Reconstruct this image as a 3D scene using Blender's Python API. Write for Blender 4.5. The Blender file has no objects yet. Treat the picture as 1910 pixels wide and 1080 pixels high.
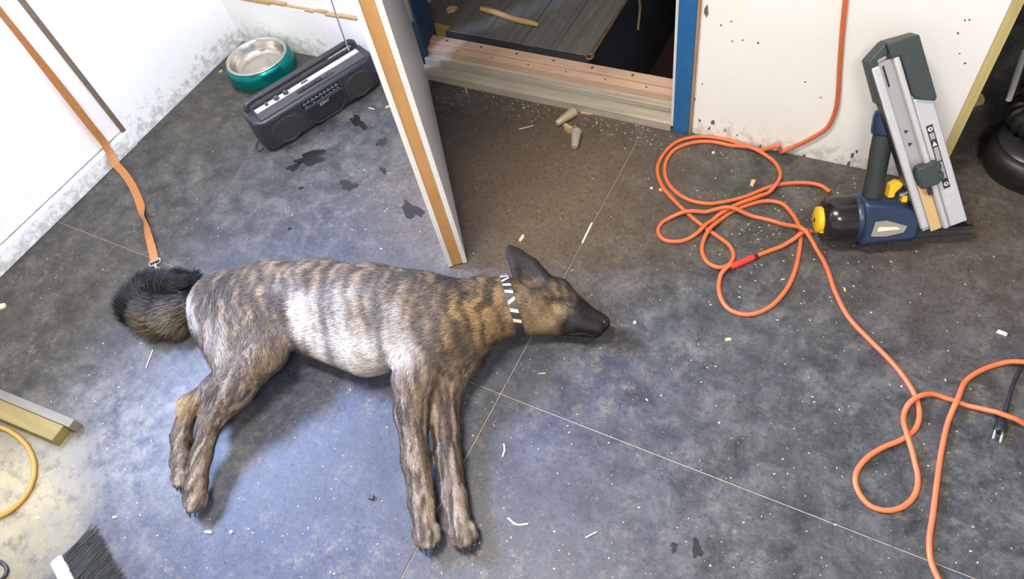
import bpy, bmesh, math, random
import numpy as np
from mathutils import Vector, Matrix
random.seed(7); rng = np.random.default_rng(7)
sc = bpy.context.scene
C = sc.collection

# ---------------------------------------------------------------- camera
CAMH = 1.40
FPX = 1318.0
RC = np.array([[0.8842196, 0.44322336, -0.14733891],      # right
               [0.28778951, -0.76545852, -0.57554361],    # down
               [-0.36787619, 0.46650435, -0.80438846]])   # forward
EYE = np.array([0.0, 0.0, CAMH])
cd = bpy.data.cameras.new('camera'); cam = bpy.data.objects.new('camera', cd); C.objects.link(cam)
cd.sensor_width = 36.0; cd.lens = FPX / 1910 * 36.0; cd.clip_start = 0.05
m = Matrix.Identity(4)
for i in range(3):
    m[i][0] = RC[0][i]; m[i][1] = -RC[1][i]; m[i][2] = -RC[2][i]; m[i][3] = EYE[i]
cam.matrix_world = m
sc.camera = cam

# ---------------------------------------------------------------- world, light, exposure
w = bpy.data.worlds.new('world'); sc.world = w; w.use_nodes = True
w.node_tree.nodes['Background'].inputs[0].default_value = (0.55, 0.68, 1.0, 1)
w.node_tree.nodes['Background'].inputs[1].default_value = 1.2
vs = sc.view_settings
vs.view_transform = 'Standard'; vs.look = 'None'; vs.gamma = 1.0; vs.use_curve_mapping = False
vs.exposure = 0.12

def area(name, loc, target, sx, sy, power, col):
    l = bpy.data.lights.new(name, 'AREA'); l.shape = 'RECTANGLE'; l.size = sx; l.size_y = sy
    l.energy = power; l.color = col
    o = bpy.data.objects.new(name, l); C.objects.link(o); o.location = loc
    d = Vector(target) - Vector(loc)
    o.rotation_euler = d.to_track_quat('-Z', 'Y').to_euler()
    return o
XL, YB, ZC = -2.07, 1.468, 2.45
# daylight falling in through the window of the left hand door
area('window_daylight', (XL - 0.68, 0.44, 1.75), (-0.6, 0.46, 0.0), 1.0, 0.9, 330, (0.46, 0.60, 1.0))
# ceiling lamp over the dog, plus an added unseen fill lamp (fixtures further down)
LAMPS = [(-0.75, 0.35), (0.45, -0.75)]
for lx, ly in LAMPS:
    area('ceiling_lamp_light', (lx, ly, ZC - 0.105), (lx, ly, 0), 0.60, 0.22, 56 if lx < 0 else 42, (1.0, 0.90, 0.76))

# ---------------------------------------------------------------- helpers
def at(px, py, z=0.0):
    """world point at height z seen at a photo pixel (used to measure the place)"""
    v = np.array([px - 955.0, py - 540.0, FPX]); r = RC.T @ v
    return EYE + r * ((z - CAMH) / r[2])
def on_y(px, py, y):
    v = np.array([px - 955.0, py - 540.0, FPX]); r = RC.T @ v
    return EYE + r * (y / r[1])

MATS = {}
def mat(name, col, rough=0.6, metal=0.0, **kw):
    if name in MATS: return MATS[name]
    M = bpy.data.materials.new(name); M.use_nodes = True
    b = M.node_tree.nodes['Principled BSDF']
    b.inputs['Base Color'].default_value = (*col, 1); b.inputs['Roughness'].default_value = rough
    b.inputs['Metallic'].default_value = metal
    for k, v in kw.items(): b.inputs[k.replace('_', ' ')].default_value = v
    MATS[name] = M; return M
class NT:
    def __init__(s, M): s.t = M.node_tree; s.b = s.t.nodes['Principled BSDF']; s.co = None
    def n(s, typ, **kw):
        nd = s.t.nodes.new(typ)
        for k, v in kw.items():
            if k in ('operation', 'blend_type', 'data_type', 'feature', 'wave_type', 'bands_direction', 'attribute_name'): setattr(nd, k, v)
        return nd
    def link(s, a, b): s.t.links.new(a, b)
    def coord(s):
        if s.co is None: s.co = s.n('ShaderNodeTexCoord').outputs['Object']
        return s.co
    def noise(s, scale, detail=4, rough=0.6, vec=None, dist=0.0):
        nd = s.n('ShaderNodeTexNoise'); nd.inputs['Scale'].default_value = scale
        nd.inputs['Detail'].default_value = detail; nd.inputs['Roughness'].default_value = rough
        nd.inputs['Distortion'].default_value = dist
        s.link(vec or s.coord(), nd.inputs['Vector']); return nd.outputs['Fac']
    def ramp(s, fac, stops, interp='LINEAR'):
        nd = s.n('ShaderNodeValToRGB'); nd.color_ramp.interpolation = interp
        e = nd.color_ramp.elements
        while len(e) < len(stops): e.new(0.5)
        for i, (p, c) in enumerate(stops):
            e[i].position = p; e[i].color = (*c, 1) if hasattr(c, '__len__') else (c, c, c, 1)
        s.link(fac, nd.inputs[0]); return nd.outputs['Color']
    def mix(s, fac, a, b, mode='MIX'):
        nd = s.n('ShaderNodeMixRGB', blend_type=mode)
        for i, x in enumerate((fac, a, b)):
            if hasattr(x, 'links'): s.link(x, nd.inputs[i])
            elif hasattr(x, '__len__'): nd.inputs[i].default_value = (*x, 1)
            else: nd.inputs[i].default_value = x
        return nd.outputs[0]
    def math(s, op, a, b=0.0, clamp=False):
        nd = s.n('ShaderNodeMath', operation=op); nd.use_clamp = clamp
        for i, x in enumerate((a, b)):
            if hasattr(x, 'links'): s.link(x, nd.inputs[i])
            else: nd.inputs[i].default_value = x
        return nd.outputs[0]
    def mapping(s, scale=(1, 1, 1), rot=(0, 0, 0), loc=(0, 0, 0)):
        nd = s.n('ShaderNodeMapping'); nd.inputs['Scale'].default_value = scale
        nd.inputs['Rotation'].default_value = rot; nd.inputs['Location'].default_value = loc
        s.link(s.coord(), nd.inputs['Vector']); return nd.outputs[0]
    def pos_mask(s, p, r, soft, nscale=6, namp=0.3):
        """irregular patch of dirt round a place on the floor"""
        nd = s.n('ShaderNodeVectorMath', operation='DISTANCE'); s.link(s.coord(), nd.inputs[0]); nd.inputs[1].default_value = (p[0], p[1], 0)
        d = s.math('ADD', nd.outputs['Value'], s.math('MULTIPLY', s.math('SUBTRACT', s.noise(nscale, 6, 0.65), 0.5), namp * 2))
        mr = s.n('ShaderNodeMapRange'); s.link(d, mr.inputs[0])
        mr.inputs[1].default_value = r + soft; mr.inputs[2].default_value = r - soft; mr.inputs[3].default_value = 0; mr.inputs[4].default_value = 1
        return mr.outputs[0]
    def bump(s, h, strength=0.3, dist=0.002):
        nd = s.n('ShaderNodeBump'); nd.inputs['Strength'].default_value = strength; nd.inputs['Distance'].default_value = dist
        s.link(h, nd.inputs['Height']); s.link(nd.outputs[0], s.b.inputs['Normal'])
    def color(s, c): s.link(c, s.b.inputs['Base Color'])
    def rough(s, c): s.link(c, s.b.inputs['Roughness'])

class MB:
    """collects shapes, then becomes one mesh object"""
    def __init__(s): s.v = []; s.f = []
    def add(s, vs_, fs, M=None):
        o = len(s.v)
        s.v += [tuple((M @ Vector(p)) if M is not None else p) for p in vs_]
        s.f += [tuple(i + o for i in f) for f in fs]; return s
    def box(s, x0, x1, y0, y1, z0, z1, M=None):
        vs_ = [(x, y, z) for z in (z0, z1) for y in (y0, y1) for x in (x0, x1)]
        return s.add(vs_, [(0, 2, 3, 1), (4, 5, 7, 6), (0, 1, 5, 4), (2, 6, 7, 3), (0, 4, 6, 2), (1, 3, 7, 5)], M)
    def prism(s, poly, z0, z1, M=None):
        n = len(poly); vs_ = [(x, y, z0) for x, y in poly] + [(x, y, z1) for x, y in poly]
        fs = [tuple(range(n - 1, -1, -1)), tuple(range(n, 2 * n))] + [(i, (i + 1) % n, n + (i + 1) % n, n + i) for i in range(n)]
        return s.add(vs_, fs, M)
    def lathe(s, prof, seg=40, M=None, cap=False):
        vs_ = []; fs = []; n = len(prof)
        for k in range(seg):
            a = 2 * math.pi * k / seg
            vs_ += [(r * math.cos(a), r * math.sin(a), z) for r, z in prof]
        for k in range(seg):
            k2 = (k + 1) % seg
            for i in range(n - 1): fs.append((k * n + i, k2 * n + i, k2 * n + i + 1, k * n + i + 1))
        if cap:
            fs.append(tuple(k * n for k in range(seg))[::-1]); fs.append(tuple(k * n + n - 1 for k in range(seg)))
        return s.add(vs_, fs, M)
    def cyl(s, p, q, r, r2=None, seg=20):
        p, q = Vector(p), Vector(q); d = q - p
        M = Matrix.Translation(p) @ d.to_track_quat('Z', 'Y').to_matrix().to_4x4()
        return s.lathe([(r, 0), (r if r2 is None else r2, d.length)], seg, M, cap=True)
    def ell(s, c, r, seg=16, M=None):
        prof = [(math.sin(math.pi * i / 8) , -math.cos(math.pi * i / 8)) for i in range(9)]
        prof[0] = (0.001, -1); prof[-1] = (0.001, 1)
        T = Matrix.Translation(c) @ Matrix.Diagonal((*((r, r, r) if not hasattr(r, '__len__') else r), 1))
        return s.lathe(prof, seg, (M @ T) if M is not None else T, cap=True)
    def tube(s, pts, r, seg=10, cap=True):
        pts = [np.array(p, float) for p in pts]; n = len(pts)
        rr = r if hasattr(r, '__len__') else [r] * n
        o = len(s.v); up = np.array([0, 0, 1.0])
        for i in range(n):
            t = pts[min(i + 1, n - 1)] - pts[max(i - 1, 0)]; t /= np.linalg.norm(t) + 1e-9
            if i == 0:
                a = np.cross(t, up if abs(t[2]) < 0.9 else np.array([1.0, 0, 0]))
            else: a = a - t * (a @ t)
            a /= np.linalg.norm(a) + 1e-9
            b = np.cross(t, a)
            for k in range(seg):
                g = 2 * math.pi * k / seg
                s.v.append(tuple(pts[i] + rr[i] * (math.cos(g) * a + math.sin(g) * b)))
        for i in range(n - 1):
            for k in range(seg):
                k2 = (k + 1) % seg
                s.f.append((o + i * seg + k, o + i * seg + k2, o + (i + 1) * seg + k2, o + (i + 1) * seg + k))
        if cap:
            s.f.append(tuple(o + k for k in range(seg))[::-1]); s.f.append(tuple(o + (n - 1) * seg + k for k in range(seg)))
        return s
    def build(s, name, material, parent=None, smooth=False, bevel=0.0, org=None):
        me = bpy.data.meshes.new(name)
        vv = s.v if org is None else [(a - org[0], b - org[1], c - org[2]) for a, b, c in s.v]
        me.from_pydata(vv, [], s.f); me.validate()
        bm = bmesh.new(); bm.from_mesh(me); bmesh.ops.recalc_face_normals(bm, faces=bm.faces)
        bm.to_mesh(me); bm.free()
        me.materials.append(material)
        o = bpy.data.objects.new(name, me); C.objects.link(o)
        if org is not None and parent is None: o.location = org
        if parent is not None: o.parent = parent
        if bevel:
            b = o.modifiers.new('bevel', 'BEVEL'); b.width = bevel; b.segments = 3; b.limit_method = 'ANGLE'; b.angle_limit = math.radians(40)
        if smooth or bevel:
            for p in me.polygons: p.use_smooth = True
            if hasattr(me, 'set_sharp_from_angle'): me.set_sharp_from_angle(angle=math.radians(42 if not smooth == 2 else 180))
        return o
def tag(o, label=None, cat=None, group=None, kind=None):
    if label: o['label'] = label
    if cat: o['category'] = cat
    if group: o['group'] = group
    if kind: o['kind'] = kind
    return o
def thing(name, label, cat, loc=(0, 0, 0), rz=0.0, group=None):
    e = bpy.data.objects.new(name, None); C.objects.link(e); e.location = loc; e.rotation_euler = (0, 0, rz)
    e.empty_display_size = 0.05
    return tag(e, label, cat, group)
def struct(mb, name, material, parent=None, **kw):
    o = mb.build(name, material, parent, **kw)
    if parent is None: o['kind'] = 'structure'
    return o
def spline(pts, step=0.006):
    P = [np.array(p, float) for p in pts]; out = []
    Q = [2 * P[0] - P[1]] + P + [2 * P[-1] - P[-2]]
    for i in range(1, len(Q) - 2):
        p0, p1, p2, p3 = Q[i - 1:i + 3]
        # centripetal Catmull-Rom
        t0 = 0; t1 = t0 + max(np.linalg.norm(p1 - p0), 1e-6) ** .5; t2 = t1 + max(np.linalg.norm(p2 - p1), 1e-6) ** .5; t3 = t2 + max(np.linalg.norm(p3 - p2), 1e-6) ** .5
        n = max(2, int(np.linalg.norm(p2 - p1) / step))
        for k in range(n):
            t = t1 + (t2 - t1) * k / n
            a1 = (t1 - t) / (t1 - t0) * p0 + (t - t0) / (t1 - t0) * p1
            a2 = (t2 - t) / (t2 - t1) * p1 + (t - t1) / (t2 - t1) * p2
            a3 = (t3 - t) / (t3 - t2) * p2 + (t - t2) / (t3 - t2) * p3
            b1 = (t2 - t) / (t2 - t0) * a1 + (t - t0) / (t2 - t0) * a2
            b2 = (t3 - t) / (t3 - t1) * a2 + (t - t1) / (t3 - t1) * a3
            out.append((t2 - t) / (t2 - t1) * b1 + (t - t1) / (t2 - t1) * b2)
    out.append(P[-1]); return out

# ---------------------------------------------------------------- surface materials
def floor_material():
    M = mat('floor_sheet', (0.1, 0.1, 0.1), 0.5); N = NT(M)
    big = N.noise(2.2, 6, 0.65); mid = N.noise(14, 8, 0.7, dist=0.4); fine = N.noise(160, 3, 0.7)
    c = N.ramp(mid, [(0.32, (0.024, 0.025, 0.027)), (0.47, (0.058, 0.060, 0.064)), (0.56, (0.088, 0.089, 0.092)), (0.70, (0.150, 0.146, 0.138))])
    c = N.mix(N.math('MULTIPLY', N.pos_mask(at(600, 880), 0.55, 0.3, 3, 0.2), 0.7), c, N.ramp(mid, [(0.30, (0.044, 0.056, 0.108)), (0.70, (0.084, 0.098, 0.158))]))  # pool of bluish window light painted into the floor colour
    c = N.mix(N.ramp(big, [(0.42, 0.0), (0.62, 0.5)]), c, (0.05, 0.051, 0.054))
    # brown dirt, with the warm door-shade tone painted in, at doorway and back wall
    br = N.math('MAXIMUM', N.pos_mask(at(1010, 330), 0.36, 0.2, 3, 0.16), N.math('MULTIPLY', N.pos_mask(at(1850, 420), 0.32, 0.25, 3, 0.2), 0.5))
    c = N.mix(N.math('MULTIPLY', br, 0.78), c, (0.165, 0.120, 0.088))
    gr = N.math('MAXIMUM', N.pos_mask(at(90, 590), 0.30, 0.2, 4, 0.2), N.pos_mask(at(400, 190), 0.20, 0.14, 5, 0.16))
    c = N.mix(N.math('MULTIPLY', gr, 0.65), c, N.ramp(mid, [(0.35, (0.028, 0.028, 0.022)), (0.65, (0.085, 0.080, 0.062))]))
    # tan dust worn into the surface
    dust = N.ramp(N.noise(34, 9, 0.78), [(0.52, 0.0), (0.66, 0.75)])
    dust = N.math('MULTIPLY', dust, N.ramp(N.noise(3.5, 4, 0.6), [(0.42, 0.15), (0.62, 1.0)]))
    c = N.mix(dust, c, (0.22, 0.185, 0.135))
    c = N.mix(N.ramp(N.noise(85, 6, 0.8), [(0.50, 0.0), (0.64, 0.6)]), c, (0.020, 0.020, 0.021))
    c = N.mix(N.ramp(fine, [(0.60, 0.0), (0.74, 0.55)]), c, (0.25, 0.24, 0.22))
    # scuffed pale scratches
    sc_ = N.noise(26, 5, 0.8, vec=N.mapping((1.0, 5.5, 1), (0, 0, 0.8)))
    c = N.mix(N.ramp(sc_, [(0.63, 0.0), (0.73, 0.35)]), c, (0.28, 0.27, 0.25))
    # heap of sawdust trodden into the floor beside the timber
    saw = N.pos_mask((-1.50, -0.16), 0.20, 0.09, 6, 0.14)
    saw2 = N.math('MULTIPLY', N.pos_mask((-1.30, 0.08), 0.20, 0.16, 9, 0.30), N.ramp(N.noise(22, 7, 0.75), [(0.40, 0.0), (0.62, 0.9)]))
    streak = N.ramp(N.noise(24, 6, 0.75), [(0.34, 0.25), (0.52, 1.0)])
    c = N.mix(N.math('MULTIPLY', saw, streak), c, (0.42, 0.37, 0.235))
    c = N.mix(saw2, c, (0.21, 0.205, 0.19))
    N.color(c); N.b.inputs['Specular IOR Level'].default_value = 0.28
    N.rough(N.ramp(mid, [(0.3, 0.34), (0.7, 0.52)]))
    N.bump(N.math('ADD', N.math('MULTIPLY', mid, 0.6), N.math('MULTIPLY', fine, 0.4)), 0.35, 0.002)
    return M
def wall_material(name, col, dirt=0.5, top=0.22):
    M = mat(name, col, 0.55); N = NT(M)
    sep = N.n('ShaderNodeSeparateXYZ'); N.link(N.coord(), sep.inputs[0])
    mr = N.n('ShaderNodeMapRange'); N.link(sep.outputs['Z'], mr.inputs[0])
    mr.inputs[1].default_value = top; mr.inputs[2].default_value = 0.0; mr.inputs[3].default_value = 0; mr.inputs[4].default_value = 1
    sp = N.noise(38, 8, 0.75)
    d = N.math('MULTIPLY', N.ramp(N.math('ADD', N.math('MULTIPLY', mr.outputs[0], 0.28), N.math('MULTIPLY', sp, 0.8)), [(0.60, 0.0), (0.70, 1.0)]), dirt)
    c = N.mix(N.ramp(N.noise(5, 5, 0.6), [(0.4, 0.0), (0.7, 0.25)]), col, tuple(x * 0.86 for x in col))
    c = N.mix(d, c, (0.20, 0.17, 0.13))
    N.color(c); N.bump(N.noise(60, 4, 0.6), 0.12, 0.002)
    return M
def wood_material(name, a, b, scale=(3, 40, 40), rough=0.6, rot=(0, 0, 0)):
    M = mat(name, a, rough); N = NT(M)
    g = N.noise(1.0, 6, 0.65, vec=N.mapping(scale, rot), dist=0.6)
    c = N.ramp(g, [(0.3, a), (0.7, b)]); c = N.mix(N.ramp(N.noise(9, 5), [(0.5, 0.0), (0.75, 0.4)]), c, tuple(x * 0.55 for x in a))
    N.color(c); N.bump(g, 0.2, 0.002); return M
def speckle(name, col, col2, scale=120, rough=0.5, lo=0.55, hi=0.7, **kw):
    M = mat(name, col, rough, **kw); N = NT(M)
    N.color(N.mix(N.ramp(N.noise(scale, 4, 0.7), [(lo, 0.0), (hi, 1.0)]), col, col2)); return M

m_floor = floor_material()
m_subfloor = speckle('seam_dust', (0.36, 0.32, 0.24), (0.16, 0.14, 0.11), 90)
m_white = wall_material('white_paint', (0.88, 0.89, 0.89), 0.40, 0.14)
m_whiteb = wall_material('white_paint_scuffed', (0.84, 0.87, 0.89), 0.45, 0.20)
m_door = mat('white_door_skin', (0.84, 0.84, 0.85), 0.4)
m_core = wood_material('door_core_wood', (0.50, 0.26, 0.09), (0.62, 0.36, 0.15), (30, 30, 2.0), 0.5)
m_blue = speckle('blue_frame_paint', (0.018, 0.125, 0.33), (0.04, 0.17, 0.37), 60, 0.4)
m_ceil = mat('ceiling_paint', (0.78, 0.77, 0.74), 0.8)
m_gap = speckle('brown_gap_strip', (0.16, 0.12, 0.085), (0.08, 0.06, 0.045), 50)
m_sillmetal = wood_material('worn_aluminium', (0.34, 0.29, 0.22), (0.48, 0.45, 0.40), (3, 90, 90), 0.42)
m_sillwood = wood_material('sill_wood', (0.50, 0.33, 0.24), (0.62, 0.45, 0.34), (4, 60, 60))
m_stud = wood_material('stud_wood', (0.50, 0.41, 0.17), (0.60, 0.50, 0.24), (60, 60, 3))
m_black = speckle('black_plastic', (0.018, 0.019, 0.022), (0.05, 0.048, 0.045), 200, 0.4)
m_dark = mat('dark_shed', (0.03, 0.022, 0.02), 0.9)
m_chrome = mat('chrome', (0.75, 0.75, 0.76), 0.18, 1.0)
m_nail = mat('rusty_nail', (0.10, 0.06, 0.04), 0.7, 0.3)

# ================================================================ THE SETTING
# floor: dusty subfloor with sheets laid on it, joints left open
fl = struct(MB().box(XL, 2.4, -2.2, YB + 0.13, -0.06, -0.0035).box(0.02, 2.4, YB + 0.13, 3.3, -0.06, -0.0035), 'floor', m_subfloor)
SX, SY, G = -0.537, 0.547, 0.0016
def sheet(x0, x1, y0, y1):
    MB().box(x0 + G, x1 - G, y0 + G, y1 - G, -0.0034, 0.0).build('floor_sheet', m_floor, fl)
for x0, x1 in ((XL, SX), (SX, 0.68), (0.68, 1.9), (1.9, 2.4)):
    sheet(x0, x1, -2.2, -0.67 if x1 < 0.7 else -0.2)
    if x1 < 0.7:
        sheet(x0, x1, -0.67, SY); sheet(x0, x1, SY, YB if x1 <= SX else 1.467)
    else:
        sheet(x0, x1, -0.2, 2.24); sheet(x0, x1, 2.24, 3.3)
sheet(0.02, 0.68, 1.60, 3.3); sheet(0.21, 0.68, 1.467, 1.60)

# left wall with its door
D0, D1, DT = 0.03, 0.885, 2.02            # left door opening
wl = MB().box(XL - 0.10, XL, D1 + 0.012, YB + 0.13, 0, ZC).box(XL - 0.10, XL, -2.3, D0 - 0.012, 0, ZC).box(XL - 0.10, XL, D0 - 0.012, D1 + 0.012, DT + 0.012, ZC)
struct(wl, 'wall_left', m_whiteb)
d2 = bpy.data.objects.new('door_2', None); C.objects.link(d2); tag(d2, 'white half glazed door in the left wall behind the leash', kind='structure')
W0, W1, WZ0, WZ1 = 0.10, 0.81, 0.96, 1.90   # its window
MB().box(XL - 0.05, XL - 0.006, D0, D1, 0.064, WZ0).box(XL - 0.05, XL - 0.006, D0, D1, WZ1, DT).box(XL - 0.05, XL - 0.006, D0, W0, WZ0, WZ1).box(XL - 0.05, XL - 0.006, W1, D1, WZ0, WZ1).build('door_panel', m_door, d2)
MB().box(XL - 0.012, XL + 0.003, D1 - 0.002, D1 + 0.012, 0.060, DT).build('edge_strip', m_gap, d2)
MB().box(XL - 0.05, XL - 0.02, D0, D1 - 0.002, 0.057, 0.064).build('bottom_gap', m_gap, d2)
MB().cyl((XL - 0.006, 0.065, 0.92), (XL + 0.045, 0.065, 0.92), 0.012).ell((XL + 0.06, 0.065, 0.92), 0.026).build('door_knob', m_chrome, d2, smooth=True)
win = bpy.data.objects.new('window_1', None); C.objects.link(win); tag(win, 'glazed upper half of the white door', kind='structure')
fr = MB()
for a in ((W0, W0 + 0.03, WZ0, WZ1), (W1 - 0.03, W1, WZ0, WZ1), (W0 + 0.03, W1 - 0.03, WZ0, WZ0 + 0.03), (W0 + 0.03, W1 - 0.03, WZ1 - 0.03, WZ1)):
    fr.box(XL - 0.055, XL - 0.001, *a)
fr.build('window_frame', m_door, win)
gm = bpy.data.materials.new('window_glass'); gm.use_nodes = True
gt = gm.node_tree; gt.nodes.remove(gt.nodes['Principled BSDF'])
tr = gt.nodes.new('ShaderNodeBsdfTransparent'); gl = gt.nodes.new('ShaderNodeBsdfGlossy'); gl.inputs['Roughness'].default_value = 0.02
mx = gt.nodes.new('ShaderNodeMixShader'); mx.inputs[0].default_value = 0.06
gt.links.new(tr.outputs[0], mx.inputs[1]); gt.links.new(gl.outputs[0], mx.inputs[2]); gt.links.new(mx.outputs[0], gt.nodes['Material Output'].inputs[0])
MB().box(XL - 0.032, XL - 0.028, W0 + 0.03, W1 - 0.03, WZ0 + 0.03, WZ1 - 0.03).build('pane', gm, win)
# skirting board under the door and along the left wall
struct(MB().box(XL - 0.05, XL + 0.010, D0 - 0.1, D1 + 0.012, 0, 0.057), 'baseboard_left', m_whiteb, bevel=0.003)

# back wall left of the doorway, with its tall scuffed kick board
OX0, OX1, WT = -1.30, -0.457, 0.13
struct(MB().box(XL, OX0 - 0.05, YB, YB + WT, 0, ZC).box(OX0 - 0.05, OX1 + 0.052, YB, YB + WT, 2.06, ZC), 'wall_back_left', m_white)
kick = struct(MB().box(XL, OX0 - 0.055, YB - 0.014, YB, 0, 0.182), 'baseboard_back', m_whiteb)
rot = MB(); x = XL + 0.05
while x < OX0 - 0.09:
    l = random.uniform(0.03, 0.09); h = random.uniform(0.003, 0.011)
    rot.box(x, x + l, YB - 0.016 + random.uniform(0, 0.006), YB, 0.182 - 0.002, 0.182 + h); x += l * random.uniform(0.8, 1.25)
rot.build('split_top_edge', wood_material('rotten_edge_wood', (0.34, 0.22, 0.10), (0.50, 0.36, 0.20), (20, 60, 60)), kick)
# back wall right of the doorway and its end stud
wr = struct(MB().box(OX1 + 0.052, 0.188, YB, YB + WT, 0, ZC), 'wall_back_right', m_white)
struct(MB().box(0.188, 0.209, YB + 0.002, YB + WT, 0, ZC), 'trim_1', m_stud)
holes = [(1502, 153), (1531, 182), (1787, 62), (1800, 38), (1808, 37), (1800, 118), (1364, 40), (1345, 47), (1385, 75), (1414, 80), (1366, 77), (1310, 157), (1500, 287), (1375, 252), (1324, 237), (1746, 215), (1740, 240), (1790, 100)]
for px, py in holes:
    p = on_y(px, py, YB)
    if OX1 + 0.06 < p[0] < 0.18 and p[2] > 0.01:
        MB().ell((p[0], YB, p[2]), (random.uniform(.0014, .0026), 0.0010, random.uniform(.0014, .0030)), 8).build('nail_hole', m_nail, wr)
# chipped paint and splashes at the foot of the right hand wall
chip = mat('chipped_paint', (0.16, 0.12, 0.09), 0.8)
for px, py, rx, rz in [(1318, 20, .006, .016), (1330, 228, .006, .010), (1322, 240, .004, .005), (1305, 225, .004, .006), (1352, 243, .003, .004), (1418, 272, .003, .006), (1590, 290, .005, .009), (1583, 305, .004, .009), (1598, 283, .003, .006), (1500, 290, .004, .004), (1737, 205, .004, .008), (1295, 130, .002, .004), (1296, 185, .002, .005)]:
    p = on_y(px, py, YB); n_ = 9
    poly = [(p[0] + rx * (0.6 + 0.6 * random.random()) * math.cos(2 * math.pi * k / n_), p[2] + rz * (0.6 + 0.6 * random.random()) * math.sin(2 * math.pi * k / n_)) for k in range(n_)]
    MB().prism(poly, 0, 0.0008, Matrix(((1, 0, 0, 0), (0, 0, -1, YB), (0, 1, 0, 0), (0, 0, 0, 1)))).build('paint_chip', chip, wr)

# doorway: blue frame, metal and wooden sill
df = bpy.data.objects.new('door_frame', None); C.objects.link(df); tag(df, 'blue painted door frame around the open doorway', 'door frame', kind='structure')
m_edge = wood_material('frame_back_edge', (0.34, 0.20, 0.11), (0.45, 0.28, 0.16), (60, 60, 4))
MB().box(OX1 + 0.001, OX1 + 0.046, YB - 0.012, YB + WT, 0, 2.06).build('frame_post', m_blue, df, bevel=0.002)
MB().box(OX1 - 0.006, OX1 + 0.001, YB - 0.010, YB + WT, 0.02, 2.05).build('frame_lip', mat('frame_lip_paint', (0.62, 0.66, 0.68), 0.4), df)
MB().box(OX1 + 0.046, OX1 + 0.052, YB - 0.010, YB + 0.01, 0, 2.06).build('frame_back_edge', m_edge, df)
m_blueshade = speckle('blue_frame_paint_shaded', (0.016, 0.045, 0.095), (0.03, 0.07, 0.13), 60, 0.5)  # darker copy of the frame blue, shade on the left post painted in
MB().box(OX0 - 0.05, OX0, YB + 0.05, YB + WT, 0, 2.06).build('frame_post', m_blueshade, df, bevel=0.002)
MB().box(OX0 - 0.05, OX1 + 0.046, YB, YB + WT, 2.0, 2.06).build('frame_head', m_blue, df)
sill = bpy.data.objects.new('trim_2', None); C.objects.link(sill); tag(sill, 'aluminium and timber sill across the doorway', kind='structure')
A, B_ = OX0, OX1 - 0.006
def sillbar(name, prof, material):      # profile in (y, z) run along x
    Mx = Matrix(((0, 0, 1, 0), (1, 0, 0, 0), (0, 1, 0, 0), (0, 0, 0, 1)))
    return MB().prism(prof, A, B_, Mx).build(name, material, sill, bevel=0.0015)
sillbar('metal_sill', [(1.456, 0.0), (1.457, 0.026), (1.463, 0.030), (1.490, 0.032), (1.492, 0.020), (1.503, 0.020), (1.505, 0.041), (1.513, 0.042), (1.516, 0.034), (1.531, 0.040), (1.531, 0.0)], m_sillmetal)
sillbar('sill_board', [(1.5315, 0.0), (1.5315, 0.060), (1.551, 0.066), (1.5515, 0.0)], m_sillwood)
sillbar('sill_board', [(1.552, 0.0), (1.552, 0.073), (1.579, 0.078), (1.5795, 0.0)], m_sillwood)
for i in range(7):
    xx = A + 0.06 + i * 0.125
    MB().ell((xx, 1.566, 0.0757), (0.0045, 0.0045, 0.001), 10).build('screw_head', m_nail, sill)
    MB().ell((xx + 0.05, 1.542, 0.0634), (0.003, 0.003, 0.001), 10).build('screw_head', m_nail, sill)

# the open door leaf, seen nearly edge on
u = np.array([0.62, -0.785]); nn = np.array([0.785, 0.62])
F = np.array([-0.785, 0.845]); LEN, TH = 0.79, 0.050
ang = math.atan2(u[1], u[0])
d1 = bpy.data.objects.new('door_1', None); C.objects.link(d1)
d1.location = (F[0] - u[0] * LEN, F[1] - u[1] * LEN, 0.004); d1.rotation_euler = (0, 0, ang)
tag(d1, 'white flush door standing open into the room, wooden free edge towards the dog', kind='structure')
MB().box(0, LEN - 0.002, -TH + 0.0117, -0.0117, 0.0, 2.0).build('door_core', m_core, d1)
MB().box(0, LEN, -0.0115, 0.0, 0.0, 2.0).build('door_skin', m_door, d1)
MB().box(0, LEN, -TH, -TH + 0.0115, 0.0, 2.0).build('door_skin', m_door, d1)
for z in (0.25, 1.0, 1.75):
    MB().cyl((-0.006, 0.004, z - 0.05), (-0.006, 0.004, z + 0.05), 0.006).build('hinge', m_chrome, d1)
MB().cyl((LEN - 0.07, -TH - 0.045, 1.0), (LEN - 0.07, 0.045, 1.0), 0.009).ell((LEN - 0.07, 0.055, 1.0), 0.026).ell((LEN - 0.07, -TH - 0.055, 1.0), 0.026).build('door_knob', m_chrome, d1, smooth=True)

# the rest of the room and the dark spaces behind
struct(MB().box(XL - 0.1, 2.5, -2.3, 3.4, ZC, ZC + 0.08), 'ceiling', m_ceil)
struct(MB().box(XL, 2.4, -2.3, -2.2, 0, ZC), 'wall_front', m_white)
struct(MB().box(2.4, 2.5, -2.3, 3.4, 0, ZC), 'wall_right', m_white)
m_far = speckle('dark_board_wall', (0.06, 0.05, 0.045), (0.09, 0.075, 0.06), 9, 0.9)
struct(MB().box(XL - 0.1, 2.4, 3.3, 3.4, -0.5, ZC), 'wall_far', m_far)
struct(MB().box(-0.03, 0.02, YB + WT, 3.3, -0.5, ZC), 'wall_shed_right', m_far)
struct(MB().box(XL - 0.1, XL - 0.0, YB + WT, 3.3, -0.5, ZC), 'wall_shed_left', m_far)
struct(MB().box(XL, -0.03, YB + WT + 0.002, 3.3, -0.42, -0.36), 'floor_shed', speckle('red_brown_shed_floor', (0.030, 0.010, 0.009), (0.015, 0.008, 0.008), 14, 0.9))
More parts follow.
